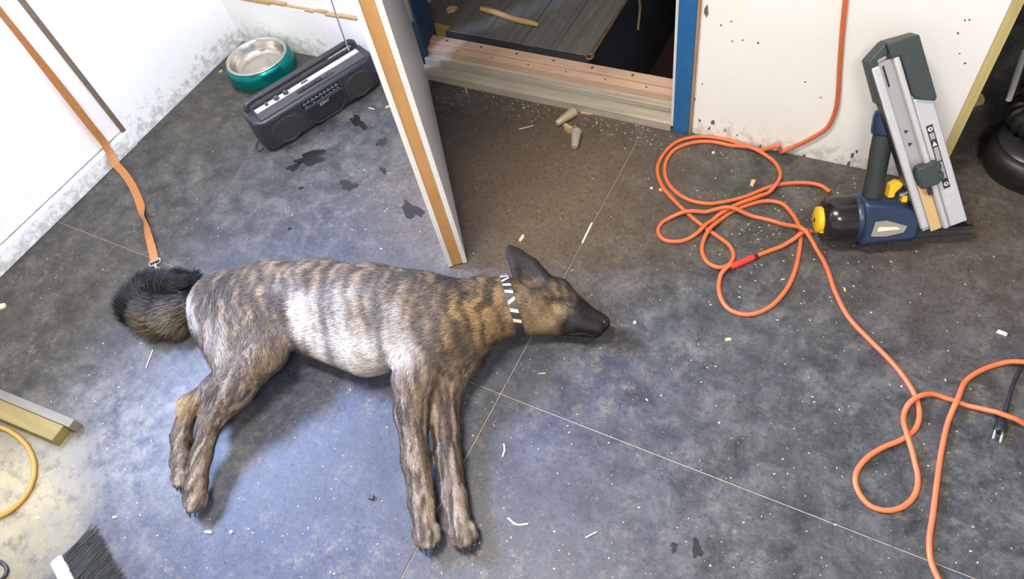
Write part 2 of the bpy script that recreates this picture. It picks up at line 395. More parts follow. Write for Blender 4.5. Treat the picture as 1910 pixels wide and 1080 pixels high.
# ceiling lamps
for i, (lx, ly) in enumerate(LAMPS):
    t = thing('ceiling_lamp', ['ceiling lamp above the dog', 'added fill lamp on the ceiling behind the camera position'][i], 'lamp', (lx, ly, ZC - 0.09), group='ceiling lamps')
    MB().box(-0.33, 0.33, -0.14, 0.14, 0.03, 0.09).build('housing', m_door, t, bevel=0.006)
    dm = mat('lamp_diffuser', (0.9, 0.88, 0.84), 0.5); b = dm.node_tree.nodes['Principled BSDF']
    b.inputs['Emission Color'].default_value = (1, 0.93, 0.82, 1); b.inputs['Emission Strength'].default_value = 6
    MB().box(-0.31, 0.31, -0.12, 0.12, 0.0, 0.03).build('diffuser', dm, t)

# ---------------------------------------------------------------- dark plank step behind the doorway
m_plank = mat('dark_grey_planks', (0.12, 0.12, 0.11), 0.75); NP = NT(m_plank)
cpl = NP.ramp(NP.noise(1.0, 6, 0.65, vec=NP.mapping((45, 3, 45))), [(0.3, (0.095, 0.094, 0.090)), (0.7, (0.165, 0.160, 0.150))])
cpl = NP.mix(NP.ramp(NP.noise(1.0, 7, 0.8, vec=NP.mapping((38, 9, 38))), [(0.60, 0.0), (0.72, 0.75)]), cpl, (0.42, 0.36, 0.27)); NP.color(cpl)
m_plankside = mat('black_plank_side', (0.022, 0.024, 0.03), 0.8)
PY = 1.586
st = thing('plank_platform', 'dark grey plank platform just outside the doorway', 'platform', (-1.1, 2.0, -0.36))
def lz(x0, x1, y0, y1, z0, z1): return (x0 + 1.1, x1 + 1.1, y0 - 2.0, y1 - 2.0, z0 + 0.36, z1 + 0.36)
xs = [-1.62, -1.44, -1.25, -1.115, -0.985, -0.87, -0.758]
for a, b in zip(xs[:-1], xs[1:]):
    short = b <= -1.24
    MB().box(*lz(a + 0.0012, b - 0.0012, PY + (0.075 if short else random.uniform(0, .004)), 2.62, 0.074 if not short else 0.052, (0.098 if not short else 0.074) + random.uniform(-.002, .001))).build('plank', m_plank, st, bevel=0.002)
MB().box(*lz(-1.62, -0.762, 1.602, 2.60, -0.358, 0.050)).box(*lz(-1.245, -0.762, 1.602, 2.60, 0.050, 0.0735)).build('box_body', m_plankside, st)
MB().box(*lz(-1.60, -1.252, 1.603, 1.660, 0.050, 0.058)).build('bare_batten', wood_material('bare_batten_wood', (0.42, 0.27, 0.08), (0.55, 0.37, 0.13), (3, 40, 40)), st)
MB().box(*lz(-1.249, -0.757, PY - 0.005, PY - 0.0006, 0.070, 0.0965)).build('front_edge', m_plankside, st)
# rusty rod along the side of the step
rodp = [(-0.752, 1.588, 0.0985), (-0.7495, 1.63, 0.101), (-0.7495, 1.72, 0.102), (-0.7505, 1.82, 0.103), (-0.748, 1.92, 0.098), (-0.735, 1.94, 0.05), (-0.73, 1.91, -0.03)]
o = tag(MB().tube(spline(rodp, 0.012), 0.0042, 8).tube([(-0.752 + 0.010 * math.cos(a), 1.580 + 0.012 * math.sin(a), 0.102) for a in np.linspace(0, 6.28, 15)], 0.003, 8).build('hooked_rod', mat('rusty_rod', (0.22, 0.15, 0.10), 0.6, 0.4), smooth=True), 'thin rusty hooked rod along the right edge of the plank platform', 'rod')
# stick and torn wood scraps on the step
m_stick = wood_material('bare_stick_wood', (0.48, 0.29, 0.12), (0.60, 0.40, 0.19), (4, 60, 60))
p, q = at(897, 16, 0.108), at(1003, 47, 0.108)
pts = [p + (q - p) * t for t in np.linspace(0, 1, 9)]
for i in range(9): pts[i] = pts[i] + np.array([0, 0.003 * math.sin(i), 0])
tag(MB().tube(pts, [0.007, 0.0095, .0098, .0095, .0095, .0092, .0092, .009, .006], 9).build('wooden_stick', m_stick, smooth=True), 'broken round wooden stick lying on the dark plank platform', 'stick')
def scrap(px, py, z, L, Wd, T, a, material, label, cat='wood chip', name='wood_chip', group=None):
    """ragged little splinter with real thickness, resting at height z"""
    p = at(px, py, z); n_ = 10; poly = []
    for k in range(n_):
        g = 2 * math.pi * k / n_; s_ = random.uniform(0.72, 1.12)
        poly.append((abs(math.cos(g)) ** .6 * math.copysign(1, math.cos(g)) * L / 2 * s_, abs(math.sin(g)) ** .6 * math.copysign(1, math.sin(g)) * Wd / 2 * s_))
    o = MB().prism(poly, 0, T).build(name, material)
    o.location = (p[0], p[1], z + 0.0003); o.rotation_euler = (0, 0, a)
    return tag(o, label, cat, group)
m_chip = wood_material('fresh_wood_chip', (0.55, 0.36, 0.17), (0.70, 0.50, 0.28), (20, 90, 60))
m_chipp = wood_material('pale_wood_chip', (0.66, 0.54, 0.36), (0.76, 0.66, 0.48), (20, 90, 60))
scrap(842, 20, 0.075, 0.040, 0.028, 0.007, 0.3, m_chip, 'jagged tan wood scrap on the left of the plank platform')
scrap(800, 3, 0.075, 0.018, 0.013, 0.006, 0.6, m_chipp, 'small pale wood scrap at the far left of the plank platform')
# black barrel and tyre in the dark
tb = thing('rubber_tyre', 'black rubber tyre in the dark behind the doorway', 'tyre', (-0.40, 2.45, -0.36))
prof = [(0.16, 0.02), (0.20, 0.0), (0.27, 0.0), (0.305, 0.03), (0.31, 0.08), (0.305, 0.14), (0.27, 0.17), (0.20, 0.17), (0.16, 0.15)]
MB().lathe(prof, 48).build('tread', m_black, tb, smooth=True)
MB().lathe([(0.02, 0.08), (0.159, 0.085), (0.162, 0.10), (0.02, 0.10)], 36).build('rim', mat('dull_rim', (0.08, 0.08, 0.085), 0.5, 0.5), tb)
tb2 = thing('rubber_tyre', 'upper black rubber tyre lying on another behind the doorway', 'tyre', (-0.42, 2.47, -0.185))
MB().lathe(prof, 48).build('tread', m_black, tb2, smooth=True)
MB().lathe([(0.02, 0.08), (0.159, 0.085), (0.162, 0.10), (0.02, 0.10)], 36).build('rim', MATS['dull_rim'], tb2)

# ================================================================ OBJECTS
# ---------------------------------------------------------------- dog bowl
m_teal = mat('teal_metallic', (0.004, 0.23, 0.235), 0.22, 0.75)
m_steel = speckle('brushed_steel', (0.62, 0.58, 0.53), (0.48, 0.43, 0.37), 40, 0.22, metal=1.0)
bw = thing('dog_bowl', 'round teal dog bowl with a stainless steel insert in the corner', 'bowl', (-1.868, 1.334, 0))
MB().lathe([(0.113, 0.004), (0.1175, 0.009), (0.1168, 0.018), (0.1145, 0.034), (0.111, 0.048), (0.106, 0.058), (0.102, 0.061), (0.096, 0.060), (0.095, 0.056), (0.094, 0.016), (0.112, 0.006)], 64).build('outer_bowl', m_teal, bw, smooth=2)
MB().lathe([(0.105, 0.0612), (0.1047, 0.064), (0.1015, 0.0655), (0.0965, 0.064), (0.092, 0.058), (0.088, 0.036), (0.082, 0.022), (0.070, 0.018), (0.002, 0.016)], 64).build('steel_insert', m_steel, bw, smooth=2)
MB().lathe([(0.104, 0.0), (0.116, 0.0), (0.1185, 0.004), (0.116, 0.009), (0.106, 0.008), (0.104, 0.0)], 64).build('rubber_foot', m_black, bw, smooth=True)

# ---------------------------------------------------------------- radio cassette player
m_rad = speckle('dusty_black_plastic', (0.020, 0.022, 0.028), (0.060, 0.058, 0.055), 150, 0.38, 0.52, 0.75)
m_silver = speckle('silver_strip', (0.50, 0.49, 0.51), (0.62, 0.61, 0.62), 20, 0.35)
m_darkgrey = speckle('dark_grey_plastic', (0.05, 0.05, 0.055), (0.09, 0.085, 0.08), 120, 0.5)
m_tick = mat('white_print', (0.40, 0.42, 0.44), 0.5)
m_tickg = mat('green_print', (0.18, 0.32, 0.30), 0.5)
m_red = mat('red_mark', (0.7, 0.08, 0.06), 0.4)
m_grille = mat('speaker_grille', (0.022, 0.021, 0.020), 0.65)
NG = NT(m_grille); vv = NG.n('ShaderNodeTexVoronoi'); vv.inputs['Scale'].default_value = 420; NG.link(NG.coord(), vv.inputs['Vector']); NG.bump(vv.outputs['Distance'], 0.6, 0.003)
ra = thing('radio_cassette_player', 'black portable radio cassette player with raised antenna beside the teal bowl', 'radio', (-1.565, 1.000, 0), math.atan2(0.922, 0.387))
RL, RD, RH = 0.43, 0.108, 0.122
MB().prism([(0.0, 0.022), (0.010, 0.006), (0.03, 0), (0.40, 0), (0.42, 0.006), (0.43, 0.022), (0.43, RD - 0.02), (0.415, RD), (0.015, RD), (0, RD - 0.02)], 0.006, RH - 0.006).build('case', m_rad, ra, bevel=0.010)
MB().box(0.025, 0.405, 0.010, RD - 0.012, RH - 0.0065, RH - 0.002).build('top_panel', m_darkgrey, ra, bevel=0.002)
MB().box(0.030, 0.402, 0.044, 0.064, RH - 0.0025, RH + 0.0015).build('silver_strip', m_silver, ra, bevel=0.0008)
for x, r in ((0.070, 0.0058), (0.105, 0.0095), (0.138, 0.0095)):
    k = MB().cyl((x, 0.054, RH), (x, 0.054, RH + 0.008), r, r * 0.9).build('knob', m_darkgrey, ra, smooth=True)
    MB().box(x - 0.0006, x + 0.0006, 0.054 + r * 0.2, 0.054 + r * 0.85, RH + 0.0079, RH + 0.0084).build('pointer', m_tick, k)
for x in (0.156, 0.336): MB().ell((x, 0.058, RH + 0.0015), (0.0028, 0.0028, 0.0012), 10).build('red_light', m_red, ra)
for x in (0.194, 0.202, 0.210): MB().box(x, x + 0.006, 0.050, 0.057, RH + 0.001, RH + 0.004).build('switch', m_black, ra)
for i in range(6): MB().box(0.165 + i * 0.0215, 0.165 + i * 0.0215 + 0.0195, 0.022, 0.036, RH - 0.003, RH + 0.003).build('cassette_key', m_black if i < 4 else m_darkgrey, ra, bevel=0.001)
# carrying handle folded down along the back
MB().tube(spline([(0.018, 0.088, RH - 0.012), (0.020, 0.092, RH + 0.008), (0.034, 0.094, RH + 0.013), (0.10, 0.094, RH + 0.014), (0.33, 0.094, RH + 0.014), (0.396, 0.094, RH + 0.013), (0.410, 0.092, RH + 0.008), (0.412, 0.088, RH - 0.012)], 0.008), 0.0095, 10).build('carry_handle', m_rad, ra, smooth=True)
MB().box(0.03, 0.40, 0.068, 0.082, RH - 0.0022, RH - 0.0012).build('handle_recess', mat('deep_recess', (0.008, 0.009, 0.013), 0.6), ra)
# front: two round speakers, tuning window, cassette door
Mf = Matrix(((1, 0, 0, 0), (0, 0, 1, 0), (0, -1, 0, 0), (0, 0, 0, 1)))
def front(poly, t, name, material, par, bev=0.0): # polygon in (x, z), raised t from the front
    Mx = Matrix(((1, 0, 0, 0), (0, 0, -1, 0), (0, 1, 0, 0), (0, 0, 0, 1)))
    return MB().prism(poly, -0.001, t, Mx).build(name, material, par, bevel=bev)
def rrect(x0, x1, z0, z1, r, n=5):
    out = []
    for cx, cz, a0 in ((x1 - r, z1 - r, 0), (x0 + r, z1 - r, 90), (x0 + r, z0 + r, 180), (x1 - r, z0 + r, 270)):
        for k in range(n + 1):
            a = math.radians(a0 + 90 * k / n); out.append((cx + r * math.cos(a), cz + r * math.sin(a)))
    return out
for cx in (0.082, 0.348):
    sp = front(rrect(cx - 0.052, cx + 0.052, 0.014, 0.094, 0.032, 8), 0.0035, 'speaker', m_grille, ra, 0.002)
    MB().lathe([(0.037, 0.0), (0.040, 0.0015), (0.043, 0.0)], 40, Matrix.Translation((cx, -0.0035, 0.054)) @ Matrix.Rotation(math.pi / 2, 4, 'X')).build('speaker_ring', m_rad, sp, smooth=True)
tw = front(rrect(0.150, 0.286, 0.080, 0.104, 0.002, 2), 0.003, 'tuning_window', mat('tuning_glass', (0.012, 0.013, 0.016), 0.15), ra)
front(rrect(0.153, 0.283, 0.0955, 0.0962, 0.0002, 1), 0.0034, 'dial_line', m_tick, tw)
front(rrect(0.153, 0.283, 0.0815, 0.0822, 0.0002, 1), 0.0034, 'dial_line', m_tick, tw)
for i in range(9):
    x = 0.157 + i * 0.0145
    front(rrect(x, x + 0.0035, 0.098, 0.1012, 0.0004, 1), 0.0034, 'dial_mark', m_tick, tw)
    if i % 2 == 0 or i > 4: front(rrect(x + 0.002, x + 0.0055, 0.086, 0.0892, 0.0004, 1), 0.0034, 'dial_mark', m_tickg, tw)
cdo = front([(0.152, 0.077), (0.288, 0.077), (0.290, 0.040), (0.262, 0.014), (0.178, 0.014), (0.150, 0.040)], 0.004, 'cassette_door', mat('cassette_door_plastic', (0.014, 0.015, 0.018), 0.2), ra, 0.001)
edge = [(0.152, 0.077), (0.288, 0.077), (0.290, 0.040), (0.262, 0.014), (0.178, 0.014), (0.150, 0.040), (0.152, 0.077)]
MB().tube([(x, -0.0042, z) for x, z in edge], 0.0010, 6).build('door_rim', m_darkgrey, cdo)
front(rrect(0.185, 0.255, 0.022, 0.050, 0.004), 0.0045, 'cassette_window', mat('smoked_window', (0.02, 0.02, 0.022), 0.08), cdo)
def text(name, body, size, material, par, M):
    cu = bpy.data.curves.new(name, 'FONT'); cu.body = body; cu.size = size; cu.extrude = 0.0003; cu.align_x = 'CENTER'; cu.align_y = 'CENTER'
    to = bpy.data.objects.new(name, cu); C.objects.link(to)
    dg = bpy.context.evaluated_depsgraph_get(); me = bpy.data.meshes.new_from_object(to.evaluated_get(dg))
    bpy.data.objects.remove(to); me.name = name; me.transform(M); me.materials.clear(); me.materials.append(material)
    o = bpy.data.objects.new(name, me); C.objects.link(o); o.parent = par; return o
text('lettering', 'SONY', 0.013, m_tick, cdo, Matrix.Translation((0.219, -0.0046, 0.068)) @ Matrix.Rotation(math.pi / 2, 4, 'X'))
an = MB().tube([(0.382, 0.072, RH - 0.004), (0.386, 0.073, RH + 0.10), (0.396, 0.076, RH + 0.26)], [0.0030, 0.0028, 0.0024], 10).build('antenna', m_chrome, ra, smooth=True)
MB().tube([(0.396, 0.076, RH + 0.26), (0.408, 0.080, RH + 0.44)], 0.0016, 8).ell((0.408, 0.080, RH + 0.44), 0.003).build('antenna_tip', m_chrome, an, smooth=True)
for x in (0.04, 0.39):
    for y in (0.02, 0.09): MB().cyl((x, y, 0.0), (x, y, 0.008), 0.008).build('rubber_foot', m_black, ra)
MB().tube(spline([(0.004, 0.070, 0.022), (-0.010, 0.070, 0.016), (-0.022, 0.062, 0.010), (-0.018, 0.048, 0.0055), (-0.006, 0.046, 0.010)], 0.004), 0.0026, 8).build('cord_stub', m_black, ra, smooth=True)

# ---------------------------------------------------------------- leather leash hanging down the left wall
m_leather = speckle('tan_leather', (0.40, 0.17, 0.055), (0.48, 0.23, 0.09), 70, 0.55)
ctl = []   # centre, across-direction
def rib(p, a): ctl.append((np.array(p, float), np.array(a, float) / np.linalg.norm(a)))
for (px, py), tw_ in (((-32, -38), 60), ((0, 20), 72), ((38, 78), 66), ((87, 142), 48), ((125, 188), 30), ((165, 235), 12), ((192, 272), 4)):
    z = {-38: 0.62, 20: 0.53, 78: 0.435, 142: 0.335, 188: 0.245, 235: 0.155, 272: 0.082}[py]
    y = 0.815 - 0.03 * (0.62 - z) * 0.4
    a = math.radians(tw_); rib((XL + 0.016 + 0.01 * math.sin(a), y, z), (math.sin(a), math.cos(a), 0))
for zz in (0.98, 0.80): ctl.insert(0, (np.array([XL + 0.02, 0.822, zz]), np.array([0.86, 0.5, 0]))) if zz == 0.80 else None
ctl.insert(0, (np.array([XL + 0.03, 0.83, 1.02]), np.array([0.86, 0.5, 0])))
for (px, py), adir, z in (((214, 303), (0.35, 0.93, 0.1), 0.030), ((232, 324), (0.45, 0.85, 0), 0.012), ((250, 352), (0.5, 0.85, 0), 0.005), ((262, 383), (0.6, 0.75, -0.2), 0.006), ((268, 408), (0.35, 0.30, 0.88), 0.011), ((275, 432), (0.55, 0.72, 0.4), 0.009), ((283, 462), (0.62, 0.78, 0.05), 0.004), ((289, 488), (0.62, 0.78, 0), 0.004)):
    rib(at(px, py, z), adir)
cp = spline([c for c, a in ctl], 0.008)
cc = np.array([c for c, a in ctl]); aa = np.array([a for c, a in ctl])
mb = MB(); vv_ = []; WL = 0.0115
seglen = np.concatenate([[0], np.cumsum(np.linalg.norm(np.diff(cc, axis=0), axis=1))])
cpn = np.array(cp); sl = np.concatenate([[0], np.cumsum(np.linalg.norm(np.diff(cpn, axis=0), axis=1))]); sl = sl / sl[-1] * seglen[-1]
for i, p in enumerate(cpn):
    a = np.array([np.interp(sl[i], seglen, aa[:, k]) for k in range(3)]); t = cpn[min(i + 1, len(cpn) - 1)] - cpn[max(i - 1, 0)]
    t /= np.linalg.norm(t); a -= t * (a @ t); a /= np.linalg.norm(a); nrm = np.cross(t, a) * 0.0014
    for q_ in (p - a * WL - nrm, p + a * WL - nrm, p + a * WL + nrm, p - a * WL + nrm):
        if q_[2] < 0.0006: q_[2] = 0.0006 + (0.0028 if nrm[2] * 1 != 0 and q_ is None else 0)
        if q_[0] < XL + 0.011: q_[0] = XL + 0.011 + random.uniform(0, 1e-4)
        mb.v.append(tuple(q_))
n_ = len(cpn)
for i in range(n_ - 1):
    for k in range(4): mb.f.append((i * 4 + k, i * 4 + (k + 1) % 4, i * 4 + 4 + (k + 1) % 4, i * 4 + 4 + k))
mb.f += [(3, 2, 1, 0), tuple((n_ - 1) * 4 + k for k in range(4))]
lorg = (XL + 0.03, 0.82, 0.0)
ls = thing('dog_leash', 'tan leather dog leash hanging down the left wall, metal clip on the floor', 'leash', lorg)
mb.build('strap', m_leather, ls, org=lorg)
e0 = cpn[-1]; dr = cpn[-1] - cpn[-4]; dr[2] = 0; dr /= np.linalg.norm(dr); sd = np.array([-dr[1], dr[0], 0])
def lp(a, b, z): return tuple(e0 + dr * a + sd * b + np.array([0, 0, z - e0[2]]))
MB().tube([lp(-0.004, 0.015, .005), lp(0.010, 0.015, .005), lp(0.014, 0.008, .005), lp(0.014, -0.008, .005), lp(0.010, -0.015, .005), lp(-0.004, -0.015, .005), lp(-0.004, 0.015, .005)], 0.0021, 8).build('clip_ring', m_chrome, ls, smooth=True, org=lorg)
MB().tube([lp(0.012, 0, .006), lp(0.022, 0, .006), lp(0.034, 0.0, .006), lp(0.044, 0.0, .006)], [0.0032, 0.0036, 0.0028, 0.002], 8).tube(spline([lp(0.024, 0.001, .006), lp(0.034, 0.008, .006), lp(0.046, 0.006, .006), lp(0.048, -0.001, .006)], 0.003), 0.0017, 8).build('snap_hook', m_chrome, ls, smooth=True, org=lorg)
MB().box(XL - 0.006, XL + 0.045, 0.823, 0.838, 1.00, 1.012).box(XL + 0.037, XL + 0.045, 0.823, 0.838, 1.012, 1.035).build('wall_hook', m_chrome, d2)

# ---------------------------------------------------------------- orange cords
m_orange = speckle('orange_cord_jacket', (0.62, 0.155, 0.058), (0.54, 0.135, 0.05), 60, 0.45)
m_redconn = mat('red_connector', (0.62, 0.045, 0.03), 0.4)
CR = 0.0053
laid = []      # every cord sample so far, for laying one strand over another
def lay(pts):
    """floor path: lifts a strand where it crosses one that is already there"""
    P = np.array(pts); n = len(P); s = np.concatenate([[0], np.cumsum(np.linalg.norm(np.diff(P[:, :2], axis=0), axis=1))])
    z = P[:, 2].copy()
    for i in range(n):
        if P[i, 2] > CR * 1.5: continue
        own = [(P[j, 0], P[j, 1], z[j]) for j in range(0, i, 2) if s[i] - s[j] > 0.06 and P[j, 2] < CR * 1.5]
        oth = laid + own
        if oth:
            O = np.array(oth); d = np.hypot(O[:, 0] - P[i, 0], O[:, 1] - P[i, 1])
            near = d < 2.1 * CR
            if near.any(): z[i] = max(z[i], (O[near, 2] + 2 * CR).max() if True else 0)
    zz = z.copy()
    for i in range(n):
        w_ = np.maximum(0, 1 - np.abs(s - s[i]) / 0.045)
        zz[i] = max(z[i], (z[0] * 0 + (P[:, 2] + (z - P[:, 2]) * w_ ** 1.0)[np.abs(s - s[i]) < 0.045].max()))
    P[:, 2] = np.where(P[:, 2] > CR * 1.5, P[:, 2], zz)
    return [tuple(p) for p in P]
def cord(pxs, pre=(), post=()):
    pts = list(pre) + [at(px, py, CR) for px, py in pxs] + list(post)
    r = lay(spline(pts, 0.007)); laid.extend([q for q in r[::2] if q[2] < 0.05]); return r
c2 = [(1445, 286), (1410, 278), (1350, 260), (1305, 255), (1264, 264), (1238, 287), (1226, 315), (1235, 347), (1258, 375), (1290, 405), (1315, 425), (1337, 440), (1360, 458), (1368, 477), (1360, 493), (1342, 499), (1320, 490), (1309, 468), (1314, 445), (1332, 422), (1360, 398), (1397, 382), (1430, 375), (1458, 380), (1478, 400), (1491, 425), (1493, 450), (1482, 507), (1463, 545), (1432, 575), (1394, 587), (1360, 577), (1342, 548), (1345, 513), (1362, 498)]
wallpts = [tuple(on_y(px, py, YB - CR - 0.001)) for px, py in ((1585, -90), (1577, 0), (1571, 60), (1566, 130), (1563, 180), (1558, 208), (1543, 238), (1515, 257), (1480, 274))]
wallpts = [(-0.02, YB - 0.012, 1.05), (-0.02, YB - 0.008, 0.8)] + wallpts
A2 = cord(c2, pre=wallpts)
corg = tuple(at(1350, 320))
hose = thing('orange_air_hose', 'orange hose hanging down the white wall into a coil that ends at a red connector', 'hose', (corg[0], corg[1], 0))
corg = (corg[0], corg[1], 0)
MB().tube(A2, CR, 10).build('hose_jacket', m_orange, hose, smooth=True, org=corg)
k0, k1 = at(1362, 498, 0.008), at(1408, 479, 0.008)
MB().tube([k0, k0 + (k1 - k0) * .08, k0 + (k1 - k0) * .85, k1], [0.0062, 0.0082, 0.0078, 0.0058], 12).build('red_connector', m_redconn, hose, smooth=True, org=corg)
MB().tube([k1 - (k1 - k0) * .06, k1 + (k1 - k0) * .10], 0.0064, 12).build('connector_collar', mat('dark_red_collar', (0.10, 0.02, 0.02), 0.4, 0.3), hose, smooth=True, org=corg)
A2b = cord([(1412, 477), (1435, 468), (1457, 460), (1482, 448), (1503, 436)], post=[at(1514, 430, 0.018)])
MB().tube(A2b, CR, 10).build('hose_jacket', m_orange, hose, smooth=True, org=corg)
c1 = [(1548, 358), (1530, 346), (1500, 341), (1455, 344), (1430, 351), (1390, 367), (1350, 377), (1320, 380), (1285, 373), (1258, 356), (1242, 333), (1241, 305), (1256, 281), (1284, 268), (1320, 264), (1365, 272), (1410, 284), (1440, 298), (1454, 320), (1452, 340), (1437, 359), (1410, 373), (1378, 385), (1352, 398), (1320, 420), (1300, 437), (1268, 450), (1238, 447), (1227, 432), (1235, 415), (1262, 403), (1310, 397), (1365, 398), (1410, 405), (1455, 417), (1490, 436), (1520, 462), (1540, 495), (1558, 545), (1583, 592), (1621, 633), (1659, 671), (1690, 709), (1709, 743), (1715, 772), (1709, 797), (1684, 819), (1646, 835), (1614, 857), (1596, 885), (1599, 913), (1621, 942), (1652, 952), (1684, 945), (1706, 923), (1712, 891), (1703, 853), (1689, 816), (1684, 784), (1693, 756), (1715, 742), (1740, 737), (1772, 745), (1810, 759), (1860, 781), (1910, 797), (1990, 815), (2040, 780), (2030, 720), (1975, 688), (1910, 680), (1879, 677), (1841, 686), (1803, 709), (1785, 743), (1769, 784), (1756, 841), (1747, 904), (1740, 960), (1733, 1011), (1737, 1049), (1750, 1080), (1785, 1150), (1850, 1230)]
bp = spline([at(1990, 640, .004), at(1945, 655, .004), at(1910, 680, .004), at(1894, 706, .004), at(1884, 735, .004), at(1876, 765, .004), at(1869, 785, .006)], 0.008)
laid.extend([tuple(q) for q in bp])
for k_ in range(8):
    q_ = at(1871 - 1.2 * k_, 774 + 5 * k_, 0.016)
    laid.extend([(q_[0] + o_, q_[1] + o_ * 0.5, 0.016) for o_ in (-0.009, 0, 0.009)])
A1 = cord(c1)
ex = thing('orange_extension_cord', 'long orange cord running from the nail gun across the floor with a teardrop loop', 'cord', (0.2, 0.9, 0))
MB().tube(A1, CR, 10).build('cord_jacket', m_orange, ex, smooth=True, org=(0.2, 0.9, 0))
# black power cord with a two pin plug
pc = thing('black_power_cord', 'black power cord with a two-pin plug under the orange cord', 'plug', (0.43, 0.9, 0)); po = (0.43, 0.9, 0)
MB().tube(bp, 0.0036, 8).build('cable', m_black, pc, smooth=True, org=po)
a_, b_ = at(1871, 776, .009), at(1863, 806, .009); d_ = (b_ - a_); d_ /= np.linalg.norm(d_); s_ = np.array([-d_[1], d_[0], 0])
MB().tube([a_, a_ + d_ * 0.012, b_ - d_ * .004, b_], [0.0045, 0.009, 0.011, 0.0095], 12).build('plug_body', m_black, pc, smooth=True, org=po)
for sg, ln in ((-1, .020), (1, .022)):
    MB().tube([b_ + s_ * sg * 0.0062, b_ + s_ * sg * 0.0062 + d_ * ln], 0.0034, 8).build('pin', m_chrome, pc, smooth=True, org=po)

# ---------------------------------------------------------------- nail gun leaning on the wall
m_navy = speckle('navy_metal', (0.012, 0.028, 0.075), (0.025, 0.045, 0.10), 70, 0.35)
m_yel = mat('yellow_plastic', (0.80, 0.50, 0.015), 0.4)
m_alu = speckle('brushed_aluminium', (0.60, 0.60, 0.62), (0.68, 0.68, 0.70), 25, 0.38, metal=0.45)
m_alud = mat('aluminium_channel', (0.42, 0.43, 0.44), 0.4, 0.45)
m_mag = speckle('slate_plastic', (0.035, 0.050, 0.052), (0.055, 0.07, 0.07), 90, 0.5)
m_rub = speckle('grip_rubber', (0.022, 0.028, 0.032), (0.04, 0.045, 0.05), 150, 0.7)
m_paper = mat('nail_strip_paper', (0.58, 0.42, 0.20), 0.7)
un = np.array([0.916, 0.40, 0]); un /= np.linalg.norm(un); th = math.radians(29)
wn = np.array([-un[1], un[0], 0]); vn = wn * math.sin(th) + np.array([0, 0, math.cos(th)]); nv = np.cross(un, vn)
ng = thing('nail_gun', 'navy framing nail gun with yellow cap and aluminium magazine leaning against the white wall', 'nail gun')
Mg = Matrix.Identity(4)
NGO = (-0.016, 1.204, 0.072)
for i in range(3): Mg[i][0] = un[i]; Mg[i][1] = vn[i]; Mg[i][2] = nv[i]; Mg[i][3] = NGO[i]
ng.matrix_world = Mg      # local x along the body, y up the lean, z towards the room
RX = Matrix.Rotation(math.pi / 2, 4, 'Y')
body = MB().lathe([(0.02, 0.0), (0.040, 0.002), (0.050, 0.012), (0.054, 0.030), (0.054, 0.066), (0.050, 0.070)], 36, RX, cap=True).build('cylinder_cap', mat('glossy_black', (0.014, 0.012, 0.013), 0.2), ng, smooth=True)
MB().lathe([(0.052, 0.066), (0.055, 0.072), (0.055, 0.078), (0.052, 0.080)], 36, RX).build('cap_flange', m_navy, body, smooth=True)
MB().prism([(0.076, -0.056), (0.195, -0.050), (0.203, -0.035), (0.201, 0.010), (0.180, 0.030), (0.150, 0.045), (0.076, 0.052)], -0.043, 0.043).build('body', m_navy, ng, bevel=0.012)
yc = MB().lathe([(0.001, -0.014), (0.022, -0.014), (0.030, -0.010), (0.031, 0.0), (0.026, 0.004)], 28, RX).build('exhaust_cap', m_yel, ng, smooth=True)
for k in range(3):
    a = 2.1 * k + 0.3
    MB().box(-0.006, 0.002, 0.028 * math.cos(a) - .004, 0.028 * math.cos(a) + .004, 0.028 * math.sin(a) - .004, 0.028 * math.sin(a) + .004).build('cap_lug', m_yel, yc)
MB().lathe([(0.0, -0.0150), (0.005, -0.0150), (0.005, -0.012)], 16, RX).build('exhaust_hole', m_black, yc)
pl = MB().prism([(0.098, -0.030), (0.104, 0.004), (0.128, 0.006), (0.172, -0.010), (0.166, -0.024), (0.13, -0.032)], 0.0425, 0.0450).build('name_plate', mat('name_plate_grey', (0.30, 0.27, 0.22), 0.5), ng)
MB().prism([(0.110, -0.019), (0.112, -0.008), (0.150, -0.010), (0.158, -0.016)], 0.0448, 0.0458).build('plate_stripe', mat('plate_white', (0.72, 0.70, 0.64), 0.5), pl)
h = MB().lathe([(0.024, 0.03), (0.022, 0.06), (0.0205, 0.10), (0.0215, 0.15), (0.0205, 0.190), (0.019, 0.195)], 24, Matrix.Translation((0.106, 0, -0.006)) @ Matrix.Rotation(-math.pi / 2, 4, 'X') @ Matrix.Rotation(math.radians(3), 4, 'Y'), cap=True).build('handle_grip', m_rub, ng, smooth=True)
MB().lathe([(0.018, 0.188), (0.025, 0.192), (0.0265, 0.200), (0.0265, 0.228), (0.024, 0.238), (0.015, 0.243)], 24, Matrix.Translation((0.106, 0, -0.006)) @ Matrix.Rotation(-math.pi / 2, 4, 'X') @ Matrix.Rotation(math.radians(3), 4, 'Y'), cap=True).build('handle_end', m_navy, ng, smooth=True)
MB().cyl((0.104, 0.240, 0.006), (0.106, 0.262, 0.006), 0.0055).build('air_fitting', m_chrome, ng)
tg = MB().prism([(0.133, 0.050), (0.136, 0.078), (0.150, 0.086), (0.164, 0.082), (0.158, 0.072), (0.148, 0.062), (0.146, 0.050)], -0.006, 0.020).build('trigger', m_yel, ng, bevel=0.002)
MB().box(0.136, 0.152, 0.034, 0.044, 0.012, 0.034).build('trigger_switch', m_yel, ng, bevel=0.002)
MB().box(0.160, 0.172, 0.040, 0.056, 0.010, 0.028).build('trigger_switch', m_yel, ng, bevel=0.002)
MB().cyl((0.154, 0.056, 0.024), (0.168, 0.060, 0.024), 0.005).build('trigger_pin', m_chrome, ng)
